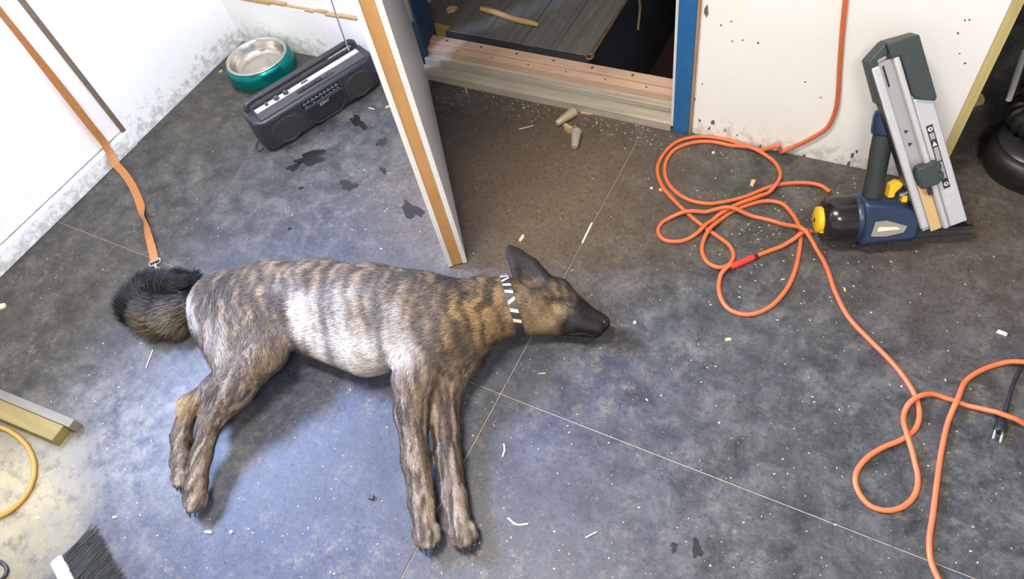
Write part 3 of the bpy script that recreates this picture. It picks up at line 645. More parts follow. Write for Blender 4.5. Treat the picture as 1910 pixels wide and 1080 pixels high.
MB().prism([(0.196, -0.052), (0.196, -0.006), (0.232, -0.012), (0.236, -0.024), (0.318, -0.028), (0.320, -0.050), (0.236, -0.052)], -0.016, 0.016).build('nose', m_black, ng, bevel=0.003)
MB().box(0.245, 0.325, -0.035, -0.028, 0.004, 0.019).build('nose_safety', m_black, ng, bevel=0.002)
# magazine: its own axes, s from the nose up, t across
mdir = Vector((-0.369, 0.929, 0)).normalized(); pdir = Vector((0.929, 0.369, 0)).normalized()
MM = Matrix.Identity(4)
for i in range(3): MM[i][0] = pdir[i]; MM[i][1] = mdir[i]; MM[i][2] = (0, 0, 1)[i]
MM[0][3], MM[1][3], MM[2][3] = 0.252, -0.014, 0.024
def magp(name, x0, x1, y0, y1, z0, z1, material, par, bev=0.0015): return MB().box(x0, x1, y0, y1, z0, z1, MM).build(name, material, par, bevel=bev)
mg = MB().prism([(-0.044, 0.0), (0.044, 0.006), (0.044, 0.30), (0.044, 0.405), (-0.044, 0.395)], -0.016, 0.008, MM).build('magazine', m_alu, ng, bevel=0.002)
magp('rail', -0.049, -0.031, 0.012, 0.400, 0.006, 0.022, m_alu, mg, 0.004)
magp('rail', -0.006, 0.007, -0.006, 0.404, 0.006, 0.024, m_alu, mg, 0.004)
magp('channel', -0.031, -0.006, 0.105, 0.40, 0.0072, 0.0095, m_alud, mg, 0)
magp('side_plate', 0.009, 0.046, -0.010, 0.300, 0.006, 0.014, m_alu, mg, 0.003)
magp('nail_strip', -0.029, -0.007, -0.004, 0.112, 0.007, 0.013, m_paper, mg, 0)
magp('rail_slot', -0.026, -0.022, 0.345, 0.392, 0.0090, 0.0102, m_black, mg, 0)
magp('edge_shade_strip', -0.0515, -0.049, 0.012, 0.330, -0.010, 0.018, m_black, mg, 0)  # dark strip standing in for the shadow along the magazine edge
for s0 in (0.205, 0.235): MB().prism([(-0.021, s0), (-0.013, s0 + 0.004), (-0.021, s0 + 0.009)], 0.0092, 0.0108, MM).build('arrow_mark', m_black, mg)
cv = MB().prism([(0.008, 0.315), (0.016, 0.300), (0.046, 0.282), (0.050, 0.290), (0.050, 0.425), (-0.010, 0.436), (-0.010, 0.402), (0.008, 0.400)], -0.020, 0.026, MM).build('end_cover', m_mag, ng, bevel=0.003)
MB().prism([(-0.0555, 0.318), (-0.040, 0.318), (-0.033, 0.398), (-0.033, 0.410), (-0.010, 0.412), (-0.010, 0.436), (-0.052, 0.414)], -0.020, 0.020, MM).build('end_cover_lip', m_mag, cv, bevel=0.003)
fb = MB().prism([(-0.027, 0.110), (0.006, 0.108), (0.020, 0.118), (0.022, 0.130), (0.012, 0.134), (0.022, 0.143), (0.020, 0.155), (0.004, 0.160), (-0.024, 0.160), (-0.030, 0.145)], 0.008, 0.036, MM).build('follower', m_mag, ng, bevel=0.004)
MB().box(-0.014, 0.002, 0.085, 0.112, 0.008, 0.022, MM).build('follower_tongue', m_black, fb)
lb = magp('warning_sticker', 0.0185, 0.0315, 0.083, 0.234, 0.0138, 0.0146, mat('sticker_black', (0.02, 0.02, 0.022), 0.4), ng, 0)
m_stw = mat('sticker_white', (0.75, 0.75, 0.73), 0.5); m_stg = speckle('sticker_print', (0.20, 0.20, 0.20), (0.55, 0.55, 0.53), 700, 0.5, 0.48, 0.55)
for s0, r in ((0.225, 0.0048), (0.093, 0.0048)):
    MB().lathe([(0.0001, 0), (r, 0), (r, 0.0005), (0.0001, 0.0005)], 20, MM @ Matrix.Translation((0.025, s0, 0.0145))).build('sticker_disc', m_stw, lb)
    MB().ell((0.0255, s0 + 0.0005, 0.0152), (0.0018, 0.0024, 0.0003), 10, MM).build('sticker_figure', MATS['sticker_black'], lb)
MB().prism([(0.0205, 0.186), (0.0295, 0.186), (0.025, 0.197)], 0.0145, 0.0151, MM).build('sticker_triangle', m_stw, lb)
for y0, y1 in ((0.201, 0.216), (0.150, 0.182), (0.107, 0.146)): magp('sticker_text', 0.0205, 0.0295, y0, y1, 0.0145, 0.0150, m_stg, lb, 0)

# ---------------------------------------------------------------- vacuum cleaner in the dark on the right
vc = thing('shop_vacuum', 'black shop vacuum with ribbed hose in the dark at the right edge', 'vacuum cleaner', (0.392, 1.590, 0))
m_vac = mat('black_vacuum_plastic', (0.010, 0.010, 0.011), 0.45)
MB().lathe([(0.08, 0.0), (0.098, 0.006), (0.110, 0.026), (0.112, 0.055), (0.105, 0.074), (0.092, 0.082)], 48, cap=True).build('drum', m_vac, vc, smooth=True)
MB().lathe([(0.092, 0.080), (0.093, 0.086), (0.084, 0.094), (0.060, 0.097), (0.02, 0.098)], 48, cap=True).build('lid', mat('grey_vacuum_lid', (0.024, 0.024, 0.030), 0.35), vc, smooth=True)
def ribbed(cx, cy, z, R, r, a0, a1, rise):
    pts = [(cx + R * math.cos(a), cy + R * math.sin(a), z + rise * (a - a0)) for a in np.linspace(a0, a1, int(abs(a1 - a0) * R / 0.0032))]
    return MB().tube(pts, [r if (i // 3) % 2 else r * 0.80 for i in range(len(pts))], 16)
ribbed(-0.008, 0.020, 0.128, 0.062, 0.029, 0.4, 6.0, 0.004).build('ribbed_hose', m_vac, vc, smooth=True)
ribbed(-0.006, 0.040, 0.186, 0.060, 0.027, 0.2, 5.4, 0.004).build('ribbed_hose', m_vac, vc, smooth=True)
MB().tube([(-0.112, -0.030, 0.205), (-0.108, 0.035, 0.212), (-0.102, 0.130, 0.220)], [0.006, 0.0075, 0.0075], 12).build('wand', mat('grey_wand', (0.40, 0.40, 0.38), 0.4), vc, smooth=True)
MB().cyl((0.055, -0.085, 0.02), (0.075, -0.105, 0.02), 0.02).build('castor', mat('grey_castor', (0.12, 0.12, 0.14), 0.4), vc)

# ---------------------------------------------------------------- lower left corner: timber, yellow cord, brush
TZ = 0.030
def seg_box(p0, p1, off0, off1, z0, z1):
    p0, p1 = np.array(p0[:2]), np.array(p1[:2]); d = p1 - p0; L = np.linalg.norm(d); d /= L; s = np.array([-d[1], d[0]])
    M = Matrix(((d[0], s[0], 0, p0[0]), (d[1], s[1], 0, p0[1]), (0, 0, 1, 0), (0, 0, 0, 1)))
    return MB().box(0, L, off0, off1, z0, z1, M)
e1, e0_ = at(96, 822, TZ), at(0, 781, TZ); dd = (e1 - e0_) / np.linalg.norm(e1 - e0_)
tm = thing('timber_offcut', 'yellowish timber batten end sticking in at the left edge', 'timber', (e1[0], e1[1], 0)); to = (e1[0], e1[1], 0)
seg_box(e1 - dd * 0.42, e1, 0.0, 0.040, 0.0, TZ).build('batten', wood_material('yellow_batten', (0.20, 0.15, 0.038), (0.28, 0.215, 0.07), (5, 50, 50)), tm, org=to, bevel=0.002)
seg_box(e1 - dd * 0.42, e1 + dd * 0.018, 0.0405, 0.062, 0.0, TZ + 0.002).build('grey_face', wood_material('weathered_face', (0.16, 0.155, 0.125), (0.23, 0.22, 0.18), (5, 50, 50)), tm, org=to, bevel=0.002)
m_ycord = speckle('yellow_cord_jacket', (0.46, 0.27, 0.055), (0.38, 0.22, 0.05), 50, 0.45)
yp = spline([at(-160, 880, .007), at(-120, 830, .007), at(-50, 800, .007), at(0, 797, .007), at(34, 815, .007), at(56, 842, .007), at(64, 875, .007), at(55, 912, .007), at(32, 942, .007), at(0, 963, .007), at(-50, 975, .007), at(-110, 955, .007)], 0.008)
tag(MB().tube(yp, 0.0058, 10).build('yellow_cord', m_ycord, smooth=True, org=tuple(at(0, 870))), 'yellow cord loop on the sawdust at the left edge', 'cord')
bo = at(112, 1058); br = thing('hand_brush', 'hand brush with white back and dark bristles at the bottom edge', 'brush', (bo[0], bo[1], 0)); bo = (bo[0], bo[1], 0)
b0, b1 = at(101, 1042, 0.022), at(160, 1160, 0.022); bd = (b1 - b0) / np.linalg.norm(b1 - b0); bs = np.array([-bd[1], bd[0], 0])
if bs @ (at(200, 1040) - b0) < 0: bs = -bs
Mb = Matrix(((bd[0], bs[0], 0, b0[0]), (bd[1], bs[1], 0, b0[1]), (0, 0, 1, 0), (0, 0, 0, 1)))
MB().box(0, 0.26, -0.012, 0.014, 0.004, 0.024, Mb).build('brush_back', mat('white_brush_plastic', (0.88, 0.88, 0.88), 0.4), br, org=bo, bevel=0.006)
bb = MB()
for i in range(420):
    s0 = random.uniform(0.004, 0.25); lean = -0.018 + random.gauss(0, 0.006); ln = random.uniform(0.066, 0.082)
    zz = random.uniform(0.005, 0.020); z1 = random.uniform(0.001, 0.016)
    P0 = b0 + bd * s0 + bs * 0.010; P0[2] = zz; P1 = b0 + bd * (s0 + lean * 0.5) + bs * (0.012 + ln * 0.55); P1[2] = zz * .6 + z1 * .5; P2 = b0 + bd * (s0 + lean) + bs * (0.012 + ln); P2[2] = z1
    bb.tube([P0, P1, P2], [0.0010, 0.0009, 0.0005], 3, cap=False)
tag(bb.build('bristles', speckle('navy_bristles', (0.007, 0.013, 0.019), (0.018, 0.028, 0.038), 60, 0.6), br, org=bo), kind='stuff')
dl = spline([at(-30, 1050, .005), at(-8, 1046, .005), at(8, 1054, .005), at(13, 1066, .005), at(6, 1078, .005), at(-10, 1090, .005)], 0.005)
tag(MB().tube(dl, 0.0042, 8).build('dark_cable', m_black, smooth=True, org=tuple(at(0, 1065))), 'short bend of black cable in the bottom left corner', 'cable')

# ================================================================ THE DOG
# one continuous body grown from tapered bones (distance field -> surface)
def A3(px, py, z): return at(px, py, z)
bones = []      # (a, b, ra, rb, zscale, blend, tag)
def bone(a, b, ra, rb, zs=1.0, k=0.02, tg='t'): bones.append((A3(*a), A3(*b), ra, rb, zs, k, tg))
def chain(pts, zs, k, tg):
    for (p, r), (q, s) in zip(pts[:-1], pts[1:]): bone(p, q, r, s, zs, k, tg)
# trunk, rump to neck
chain([((418, 566, .092), .082), ((500, 556, .098), .088), ((590, 562, .102), .098), ((690, 582, .104), .110), ((775, 600, .104), .113), ((830, 605, .100), .102), ((872, 596, .090), .082)], 0.86, 0.03, 'torso')
chain([((860, 592, .092), .080), ((905, 575, .082), .066), ((950, 572, .072), .058), ((985, 572, .068), .054)], 0.92, 0.03, 'neck')
bone((848, 640, .080), (874, 676, .060), .062, .028, .9, .03, 'torso')
bone((540, 600, .085), (690, 640, .085), .058, .075, .9, .03, 'torso')
# hind quarters
bone((445, 570, .118), (496, 655, .108), .074, .050, .8, .03, 'thigh')
bone((405, 600, .105), (432, 672, .090), .060, .044, .85, .03, 'thigh')
chain([((490, 662, .104), .048), ((440, 728, .088), .036), ((398, 785, .072), .0245)], 0.95, 0.022, 'hleg')
bone((436, 690, .090), (385, 768, .070), .040, .018, .8, .02, 'hleg')
chain([((394, 788, .072), .0235), ((376, 850, .055), .0205), ((366, 905, .042), .0215)], 1, 0.015, 'hleg')
bone((366, 905, .042), (364, 934, .034), .0225, .019, .9, .012, 'hpaw')
chain([((470, 690, .055), .045), ((410, 725, .052), .034), ((354, 757, .050), .0235)], 0.95, 0.02, 'hleg2')
chain([((352, 758, .050), .0235), ((338, 815, .038), .0195), ((337, 862, .030), .0205)], 1, 0.014, 'hleg2')
bone((337, 862, .030), (340, 890, .026), .0215, .018, .9, .012, 'hpaw2')
# fore quarters
bone((815, 620, .125), (775, 705, .105), .062, .046, .8, .03, 'shoulder')
chain([((772, 712, .104), .042), ((768, 770, .085), .0335), ((776, 860, .060), .0265), ((787, 935, .044), .0255)], 1, 0.018, 'fleg')
bone((787, 940, .044), (796, 1000, .034), .0265, .0205, .95, .012, 'fpaw')
chain([((845, 665, .070), .055), ((826, 745, .055), .034), ((836, 850, .040), .0255), ((848, 925, .034), .0235)], 1, 0.016, 'fleg2')
bone((848, 928, .034), (864, 998, .030), .0245, .0205, .95, .012, 'fpaw2')
# head
bone((1000, 560, .066), (1030, 556, .064), .054, .048, .95, .025, 'head')
bone((1000, 592, .058), (1035, 596, .054), .040, .034, .95, .02, 'head')
bone((1036, 556, .063), (1070, 580, .057), .043, .0310, .92, .018, 'head')
bone((1070, 582, .056), (1121, 602, .050), .0325, .0205, .9, .018, 'muzzle')
bone((1045, 605, .044), (1112, 620, .038), .0260, .0135, .9, .010, 'muzzle')
bone((1080, 601, .060), (1114, 612, .056), .0235, .0175, .9, .008, 'muzzle')   # flews
bone((1050, 545, .085), (1068, 557, .082), .0150, .0120, .8, .016, 'head')     # brow ridge
# ear (its inner cup is cut out below)
bone((1000, 528, .100), (980, 500, .108), .0385, .0330, .36, .012, 'ear')
bone((980, 500, .108), (961, 476, .112), .0330, .0210, .34, .006, 'ear')
bone((961, 476, .112), (948, 457, .114), .0210, .0040, .36, .005, 'ear')
# bushy tail curled round on the floor
TAIL = [((376, 560, .078), .028), ((340, 582, .052), .030), ((300, 588, .042), .034), ((270, 572, .042), .035), ((282, 552, .050), .033), ((312, 542, .050), .027), ((338, 534, .048), .015)]
chain(TAIL, 0.85, 0.014, 'tail')
# toes
toes = []
def paw(a, b, sp, r, tg):
    a, b = A3(*a), A3(*b); d = (b - a) / np.linalg.norm(b - a); s = np.cross(d, [0, 0, 1.0]); s /= np.linalg.norm(s); u_ = np.cross(s, d)
    for i, (o1, o2, f) in enumerate(((-1, .10, -.004), (-.36, .7, .005), (.36, .5, .005), (1, -.1, -.005))):
        c = b + s * o1 * sp + u_ * o2 * sp * 0.6 + d * (f - 0.006)
        e = c + d * 0.017 - u_ * 0.002
        e[2] = max(e[2], r * 0.75); c[2] = max(c[2], r * 0.8)
        bones.append((c, e, r, r * 0.86, 1.0, 0.003, tg)); toes.append((e, d, r))
paw((787, 940, .044), (797, 1000, .034), 0.0180, 0.0122, 'fpaw')
paw((848, 928, .034), (865, 998, .030), 0.0180, 0.0122, 'fpaw2')
paw((366, 905, .042), (364, 934, .034), 0.0175, 0.0112, 'hpaw')
paw((337, 862, .030), (341, 891, .026), 0.0165, 0.0108, 'hpaw2')

VX = 0.0027
ends = np.array([p for b in bones for p in (b[0], b[1])])
lo = ends.min(0) - 0.13; hi = ends.max(0) + 0.13; lo[2] = -0.006; hi[2] = 0.27
dims = np.ceil((hi - lo) / VX).astype(int) + 1
D = np.full(dims, 0.05, np.float32)
ax = [lo[i] + VX * np.arange(dims[i]) for i in range(3)]
def bone_dist(P, b):
    a, e, ra, rb, zs, k, tg = b
    d = e - a; L2 = d @ d
    q = P - a; t = np.clip((q @ d) / L2, 0, 1)
    r_ = q - t[..., None] * d
    return np.sqrt(r_[..., 0] ** 2 + r_[..., 1] ** 2 + (r_[..., 2] / zs) ** 2) - (ra + (rb - ra) * t)
def apply(b, mode='add'):
    a, e, ra, rb, zs, k, tg = b
    m_ = max(ra, rb) + 0.05; i0 = np.maximum(0, ((np.minimum(a, e) - m_ - lo) / VX).astype(int)); i1 = np.minimum(dims, ((np.maximum(a, e) + m_ - lo) / VX).astype(int) + 2)
    sl_ = tuple(slice(i0[i], i1[i]) for i in range(3))
    P = np.stack(np.meshgrid(*[ax[i][sl_[i]] for i in range(3)], indexing='ij'), -1)
    d = bone_dist(P, b).astype(np.float32); o = D[sl_]
    if mode == 'add':
        h = np.maximum(k - np.abs(o - d), 0) / k; D[sl_] = np.minimum(o, d) - h * h * k * 0.25
    else:
        h = np.maximum(k - np.abs(o + d), 0) / k; D[sl_] = np.maximum(o, -d) + h * h * k * 0.25
for b in bones: apply(b)
# cut-outs: ear cup, mouth line, closed eye, groin fold, flank
cuts = [(A3(998, 528, .1140), A3(979, 500, .1205), .0285, .0250, .36, .004), (A3(979, 500, .1205), A3(957, 471, .1235), .0250, .0080, .34, .003),
        (A3(1053, 616, .066), A3(1112, 622, .058), .0028, .0022, 1, .005),
        (A3(1058, 570, .0985), A3(1074, 574, .0945), .0030, .0024, 1, .006)]
for a, e, ra, rb, zs, k in cuts: apply((a, e, ra, rb, zs, k, ''), 'cut')
D = np.maximum(D, (0.0012 - ax[2])[None, None, :].astype(np.float32))   # rests flat on the floor

def surface_nets(F):
    s = F < 0
    nx, ny, nz = F.shape
    cnt = np.zeros((nx - 1, ny - 1, nz - 1), np.int8)
    for i in (0, 1):
        for j in (0, 1):
            for k in (0, 1): cnt += s[i:nx - 1 + i, j:ny - 1 + j, k:nz - 1 + k]
    act = (cnt > 0) & (cnt < 8); idx = np.argwhere(act)
    vid = np.full(act.shape, -1, np.int32); vid[act] = np.arange(len(idx))
    acc = np.zeros((len(idx), 3)); num = np.zeros(len(idx))
    cor = [(i, j, k) for i in (0, 1) for j in (0, 1) for k in (0, 1)]
    for c0 in cor:
        for axn in range(3):
            if c0[axn] == 1: continue
            c1 = list(c0); c1[axn] = 1
            v0 = F[idx[:, 0] + c0[0], idx[:, 1] + c0[1], idx[:, 2] + c0[2]].astype(float); v1 = F[idx[:, 0] + c1[0], idx[:, 1] + c1[1], idx[:, 2] + c1[2]].astype(float)
            cr = (v0 < 0) != (v1 < 0); t = np.where(cr, v0 / np.where(cr, v0 - v1, 1), 0)
            p = np.tile(np.array(c0, float), (len(idx), 1)); p[:, axn] = t
            acc[cr] += p[cr]; num[cr] += 1
    V = lo + VX * (idx + acc / num[:, None])
    quads = []
    for axn in range(3):
        o1, o2 = [a for a in range(3) if a != axn]
        sl0 = [slice(None)] * 3; sl1 = [slice(None)] * 3
        sl0[axn] = slice(0, -1); sl1[axn] = slice(1, None)
        e = np.argwhere(s[tuple(sl0)] != s[tuple(sl1)])
        e = e[(e[:, o1] > 0) & (e[:, o2] > 0) & (e[:, o1] < F.shape[o1] - 1) & (e[:, o2] < F.shape[o2] - 1)]
        q = []
        for da, db in ((1, 1), (0, 1), (0, 0), (1, 0)):
            c = e.copy(); c[:, o1] -= da; c[:, o2] -= db; q.append(vid[c[:, 0], c[:, 1], c[:, 2]])
        q = np.stack(q, 1); flip = s[e[:, 0], e[:, 1], e[:, 2]]
        if axn == 1: flip = ~flip
        q[~flip] = q[~flip][:, ::-1]; quads.append(q)
    Q = np.concatenate(quads); Q = Q[(Q >= 0).all(1)]
    return V, Q
V, Q = surface_nets(D)
# light smoothing
E_ = np.concatenate([Q[:, [0, 1]], Q[:, [1, 2]], Q[:, [2, 3]], Q[:, [3, 0]]])
for it in range(3):
    S = np.zeros_like(V); n_ = np.zeros(len(V))
    np.add.at(S, E_[:, 0], V[E_[:, 1]]); np.add.at(S, E_[:, 1], V[E_[:, 0]]); np.add.at(n_, E_[:, 0], 1); np.add.at(n_, E_[:, 1], 1)
    V = V * 0.5 + 0.5 * S / n_[:, None]
fn = np.cross(V[Q[:, 2]] - V[Q[:, 0]], V[Q[:, 3]] - V[Q[:, 1]]); farea = np.linalg.norm(fn, axis=1) / 2
VN = np.zeros_like(V)
for k in range(4): np.add.at(VN, Q[:, k], fn)
VN /= np.linalg.norm(VN, axis=1)[:, None] + 1e-12
# outward test on the highest vertex
if VN[V[:, 2].argmax()][2] < 0: Q = Q[:, ::-1]; VN = -VN; fn = -fn

# ---- numpy noise
_tab = rng.random((64, 64, 64)).astype(np.float32)
def vnoise(P, s):
    p = P * s; i = np.floor(p).astype(int); f = p - i; f = f * f * (3 - 2 * f); r = 0
    for a in (0, 1):
        for b in (0, 1):
            for c in (0, 1):
                w_ = (f[:, 0] if a else 1 - f[:, 0]) * (f[:, 1] if b else 1 - f[:, 1]) * (f[:, 2] if c else 1 - f[:, 2])
                r = r + w_ * _tab[(i[:, 0] + a) % 64, (i[:, 1] + b) % 64, (i[:, 2] + c) % 64]
    return r
def fbm(P, s, o=3):
    r = 0; a = 0.5; t = 0
    for k in range(o): r = r + a * vnoise(P + 3.7 * k, s * 2 ** k); t += a; a *= 0.5
    return r / t
# ---- which region of the body a point belongs to, and which way the coat lies
FLOW = {'torso': -1, 'neck': -1, 'shoulder': 1, 'thigh': 1, 'hleg': 1, 'hleg2': 1, 'hpaw': 1, 'hpaw2': 1, 'fleg': 1, 'fleg2': 1, 'fpaw': 1, 'fpaw2': 1, 'head': -1, 'muzzle': -1, 'ear': 1, 'tail': 1}
REG = sorted(FLOW)
def regions(P):
    W = {t: np.zeros(len(P)) for t in REG}; fl_ = np.zeros((len(P), 3))
    for b in bones:
        d = np.abs(bone_dist(P, b)); w_ = np.exp(-(d / 0.014) ** 1.3) + 1e-9
        ax_ = (b[1] - b[0]) / np.linalg.norm(b[1] - b[0])
        W[b[6]] = np.maximum(W[b[6]], w_); fl_ += w_[:, None] * ax_ * FLOW[b[6]]
    T = sum(W.values()); return {t: W[t] / T for t in REG}, fl_ / (np.linalg.norm(fl_, axis=1)[:, None] + 1e-9)
sp0, sp1 = A3(400, 545, .1), A3(850, 560, .1)
SD = (sp1 - sp0); SD[2] = 0; SLEN = np.linalg.norm(SD); SD /= SLEN; SV = np.array([SD[1], -SD[0], 0])   # SV points to the belly
cDK, cFAWN, cTAN, cCREAM, cGREY = [np.array(c) for c in ((.050, .042, .038), (.33, .235, .145), (.42, .275, .135), (.62, .59, .565), (.20, .165, .138))]
def lump(P, px, py, z, r): return np.exp(-((P[:, :2] - A3(px, py, z)[:2]) ** 2).sum(1) / (r * r))
def band(P, a, b, w_, z=.175):       # soft stripe along a line across the body
    p, q = A3(*a, z)[:2], A3(*b, z)[:2]; d = q - p; t = np.clip(((P[:, :2] - p) @ d) / (d @ d), 0, 1)
    return np.exp(-(np.linalg.norm(P[:, :2] - p - t[:, None] * d, axis=1) / w_) ** 2)
LEGD = A3(790, 1000, .03) - A3(770, 740, .09); LEGD /= np.linalg.norm(LEGD)
HLEGD = A3(366, 905, .04) - A3(470, 690, .09); HLEGD /= np.linalg.norm(HLEGD)
def coat(P, W):
    n1 = fbm(P, 9, 3); n2 = fbm(P, 38, 3); n3 = fbm(P, 120, 2)
    s = (P - sp0) @ SD; v = (P - sp0) @ SV
    Pv = P - .75 * (P @ SV)[:, None] * SV            # stretched from back to belly
    nb = fbm(Pv, 62, 3)
    mixc = lambda a, b, t: a + (b - a) * np.clip(t, 0, 1)[:, None]
    trunk = np.clip(W['torso'] + W['shoulder'] + W['thigh'] * 0.9 + W['neck'], 0, 1)
    base = np.tile(np.array((.195, .147, .110)), (len(P), 1))
    base = mixc(base, np.array((.36, .265, .175)), np.clip((nb - .50) * 5, 0, .8))
    base = mixc(base, np.array((.075, .062, .054)), np.clip((.50 - nb) * 8, 0, .85))
    base = mixc(base, np.array((.40, .29, .20)), .6 * band(P, (500, 490), (690, 500), .035) * (.4 + n2))
    base = mixc(base, cTAN, (lump(P, 905, 600, .12, .065) + .6 * lump(P, 925, 545, .12, .05)) * (.25 + 1.1 * n2))
    pale = 1.0 * band(P, (600, 655), (745, 672), .036, .13) + .95 * lump(P, 562, 600, .15, .034) + .5 * band(P, (570, 575), (600, 620), .030) + .45 * band(P, (645, 590), (655, 640), .035) + .40 * band(P, (745, 590), (770, 650), .020) + .22 * band(P, (560, 560), (700, 560), .030) + .9 * band(P, (360, 560), (368, 610), .020, .12) + .45 * band(P, (385, 600), (395, 660), .030)  # pale fur, with the bright light on the flank partly painted in
    base = mixc(base, cCREAM, pale * (0.45 + 1.0 * n2))
    # brindle: broken dark bands across the body
    wv = s / 0.034 + (n1 - .5) * 3.0 - v * 2.5 + (n2 - .5) * 1.0
    st_ = np.clip((np.sin(2 * np.pi * wv) * .5 + .5 + (nb - .5) * 1.8 - 0.45) * 2.0, 0, 1)
    amt = trunk * (0.85 - 0.60 * np.clip(pale, 0, 1)) * np.clip(.3 + 1.3 * fbm(P + 9, 7, 2), 0, 1)
    base = mixc(base, cDK, st_ * amt)
    dk = 0
    for a, b, w_, k in (((622, 500), (606, 640), .014, .55), ((668, 480), (664, 540), .010, .5), ((722, 490), (712, 645), .013, .6), ((775, 500), (785, 560), .011, .6), ((528, 560), (528, 640), .014, .8), ((520, 640), (508, 690), .016, .8),
                        ((440, 500), (492, 600), .009, .6), ((478, 478), (528, 575), .010, .6), ((412, 520), (462, 640), .009, .5), ((440, 640), (436, 700), .013, .6), ((835, 505), (870, 548), .012, .9), ((840, 530), (805, 700), .012, .6), ((872, 600), (850, 690), .012, .6), ((800, 600), (790, 690), .010, .5), ((905, 525), (925, 560), .010, .5), ((540, 470), (560, 500), .012, .5)):
        dk = dk + k * band(P, a, b, w_)
    base = mixc(base, np.array((.085, .072, .066)), 1.25 * dk * trunk * (.35 + 1.2 * nb))
    ridge = np.exp(-((v + .088) / .020) ** 2) * (W['torso'] + W['thigh']) * (s > .02)
    base = mixc(base, np.array((.07, .058, .05)), ridge * .55)
    # legs: smoky brown with streaks lying along them
    lg = W['hleg'] + W['hleg2'] + W['fleg'] + W['fleg2'] + W['hpaw'] + W['hpaw2'] + W['fpaw'] + W['fpaw2']
    hind = np.clip(W['hleg'] + W['hleg2'] + W['hpaw'] + W['hpaw2'], 0, 1)[:, None]
    Pl = P - .86 * (P @ LEGD)[:, None] * LEGD; Ph = P - .82 * (P @ HLEGD)[:, None] * HLEGD; Pl = Pl * (1 - hind) + Ph * hind
    l1 = fbm(Pl, 150, 3); l2 = fbm(Pl + 7, 110, 3)
    lc = np.tile(np.array((.165, .123, .090)), (len(P), 1)); lc = mixc(lc, np.array((.058, .046, .040)), np.clip((l1 - .46) * 8, 0, .9)); lc = mixc(lc, np.array((.33, .27, .22)), np.clip((l2 - .53) * 8, 0, .85))
    lc = mixc(lc, cTAN, .8 * lump(P, 342, 752, .06, .032))
    lc = mixc(lc, np.array((.075, .062, .056)), .6 * np.clip(W['fpaw'] + W['fpaw2'] + .6 * W['hpaw'] + .6 * W['hpaw2'], 0, 1) * np.clip((n2 - .42) * 5, 0, 1))
    base = mixc(base, lc, lg * 1.25)
    # head
    hd = W['head'] + W['muzzle'] + W['ear']
    hc = np.tile(np.array((.22, .150, .080)), (len(P), 1))
    hs = np.sin(2 * np.pi * (((P - A3(1000, 560, .1)) @ np.array([.75, .66, 0])) / .024 + (n2 - .5) * 1.8)) * .5 + .5
    hc = mixc(hc, cDK * .8, np.clip((hs - .35) * 3, 0, 1) * (.40 + .6 * lump(P, 1055, 520, .11, .055)))
    hc = mixc(hc, np.array((.05, .038, .03)), .75 * band(P, (1050, 520), (1085, 556), .020, .10))
    hc = mixc(hc, np.array((.34, .17, .06)), .8 * lump(P, 1024, 505, .10, .014))
    hc = mixc(hc, np.array((.42, .31, .17)), .75 * band(P, (1040, 572), (1066, 584), .010, .10))
    hc = mixc(hc, np.array((.34, .25, .14)), .65 * lump(P, 1015, 605, .09, .032))
    hc = mixc(hc, cDK * .6, .9 * band(P, (1020, 556), (1064, 552), .007, .11))
    hc = mixc(hc, np.array((.015, .012, .011)), .95 * W['muzzle'] + 1.0 * band(P, (1066, 606), (1115, 606), .024, .075) + .8 * band(P, (1088, 570), (1125, 600), .018, .08))
    hc = mixc(hc, np.array((.024, .019, .018)), W['ear'] * 1.9 + .7 * lump(P, 1003, 535, .12, .020))
    base = mixc(base, hc, hd * 1.25)
    # tail: black above and outside, brown under
    tp = fbm(P + 2, 30, 2); tl = np.tile(np.array((.018, .016, .016)), (len(P), 1)); tl = mixc(tl, np.array((.19, .155, .11)), np.clip((band(P, (345, 600), (258, 622), .038, .07)) * (.3 + 1.1 * tp), 0, .9))
    base = mixc(base, tl, W['tail'] * 1.6)
    return np.clip(base * (0.84 + .32 * n3)[:, None], 0.006, 1)
W_, FL = regions(V)
colv = coat(V, W_)

m_dog = mat('dog_skin_coat', (0.2, 0.15, 0.1), 0.75)
N_ = NT(m_dog); at_ = N_.n('ShaderNodeAttribute', attribute_name='coat'); N_.color(at_.outputs['Color']); N_.b.inputs['Specular IOR Level'].default_value = 0.25
m_fur = mat('dog_fur', (0.2, 0.15, 0.1), 0.55)
N_ = NT(m_fur); at_ = N_.n('ShaderNodeAttribute', attribute_name='coat'); N_.color(at_.outputs['Color']); N_.b.inputs['Specular IOR Level'].default_value = 0.18
def np_mesh(name, V_, faces, material, parent, org, col=None, smooth=True):
    me = bpy.data.meshes.new(name); nf, k = faces.shape
    me.vertices.add(len(V_)); me.vertices.foreach_set('co', (V_ - np.array(org)).astype(np.float32).ravel())
    me.loops.add(nf * k); me.loops.foreach_set('vertex_index', faces.astype(np.int32).ravel())
    me.polygons.add(nf); me.polygons.foreach_set('loop_start', np.arange(0, nf * k, k, dtype=np.int32))
    me.polygons.foreach_set('use_smooth', np.full(nf, smooth))
    me.update(calc_edges=True); me.validate()
    if col is not None:
        a = me.attributes.new('coat', 'FLOAT_COLOR', 'POINT'); a.data.foreach_set('color', np.concatenate([col, np.ones((len(col), 1))], 1).astype(np.float32).ravel())
    me.materials.append(material)
    o = bpy.data.objects.new(name, me); C.objects.link(o); o.parent = parent; return o
dorg = at(620, 580); dorg = (dorg[0], dorg[1], 0.0)
dog = thing('dog', 'brindle dog with pale flank sleeping on its side on the floor', 'dog', dorg)
np_mesh('body', V, Q, m_dog, dog, dorg, colv)

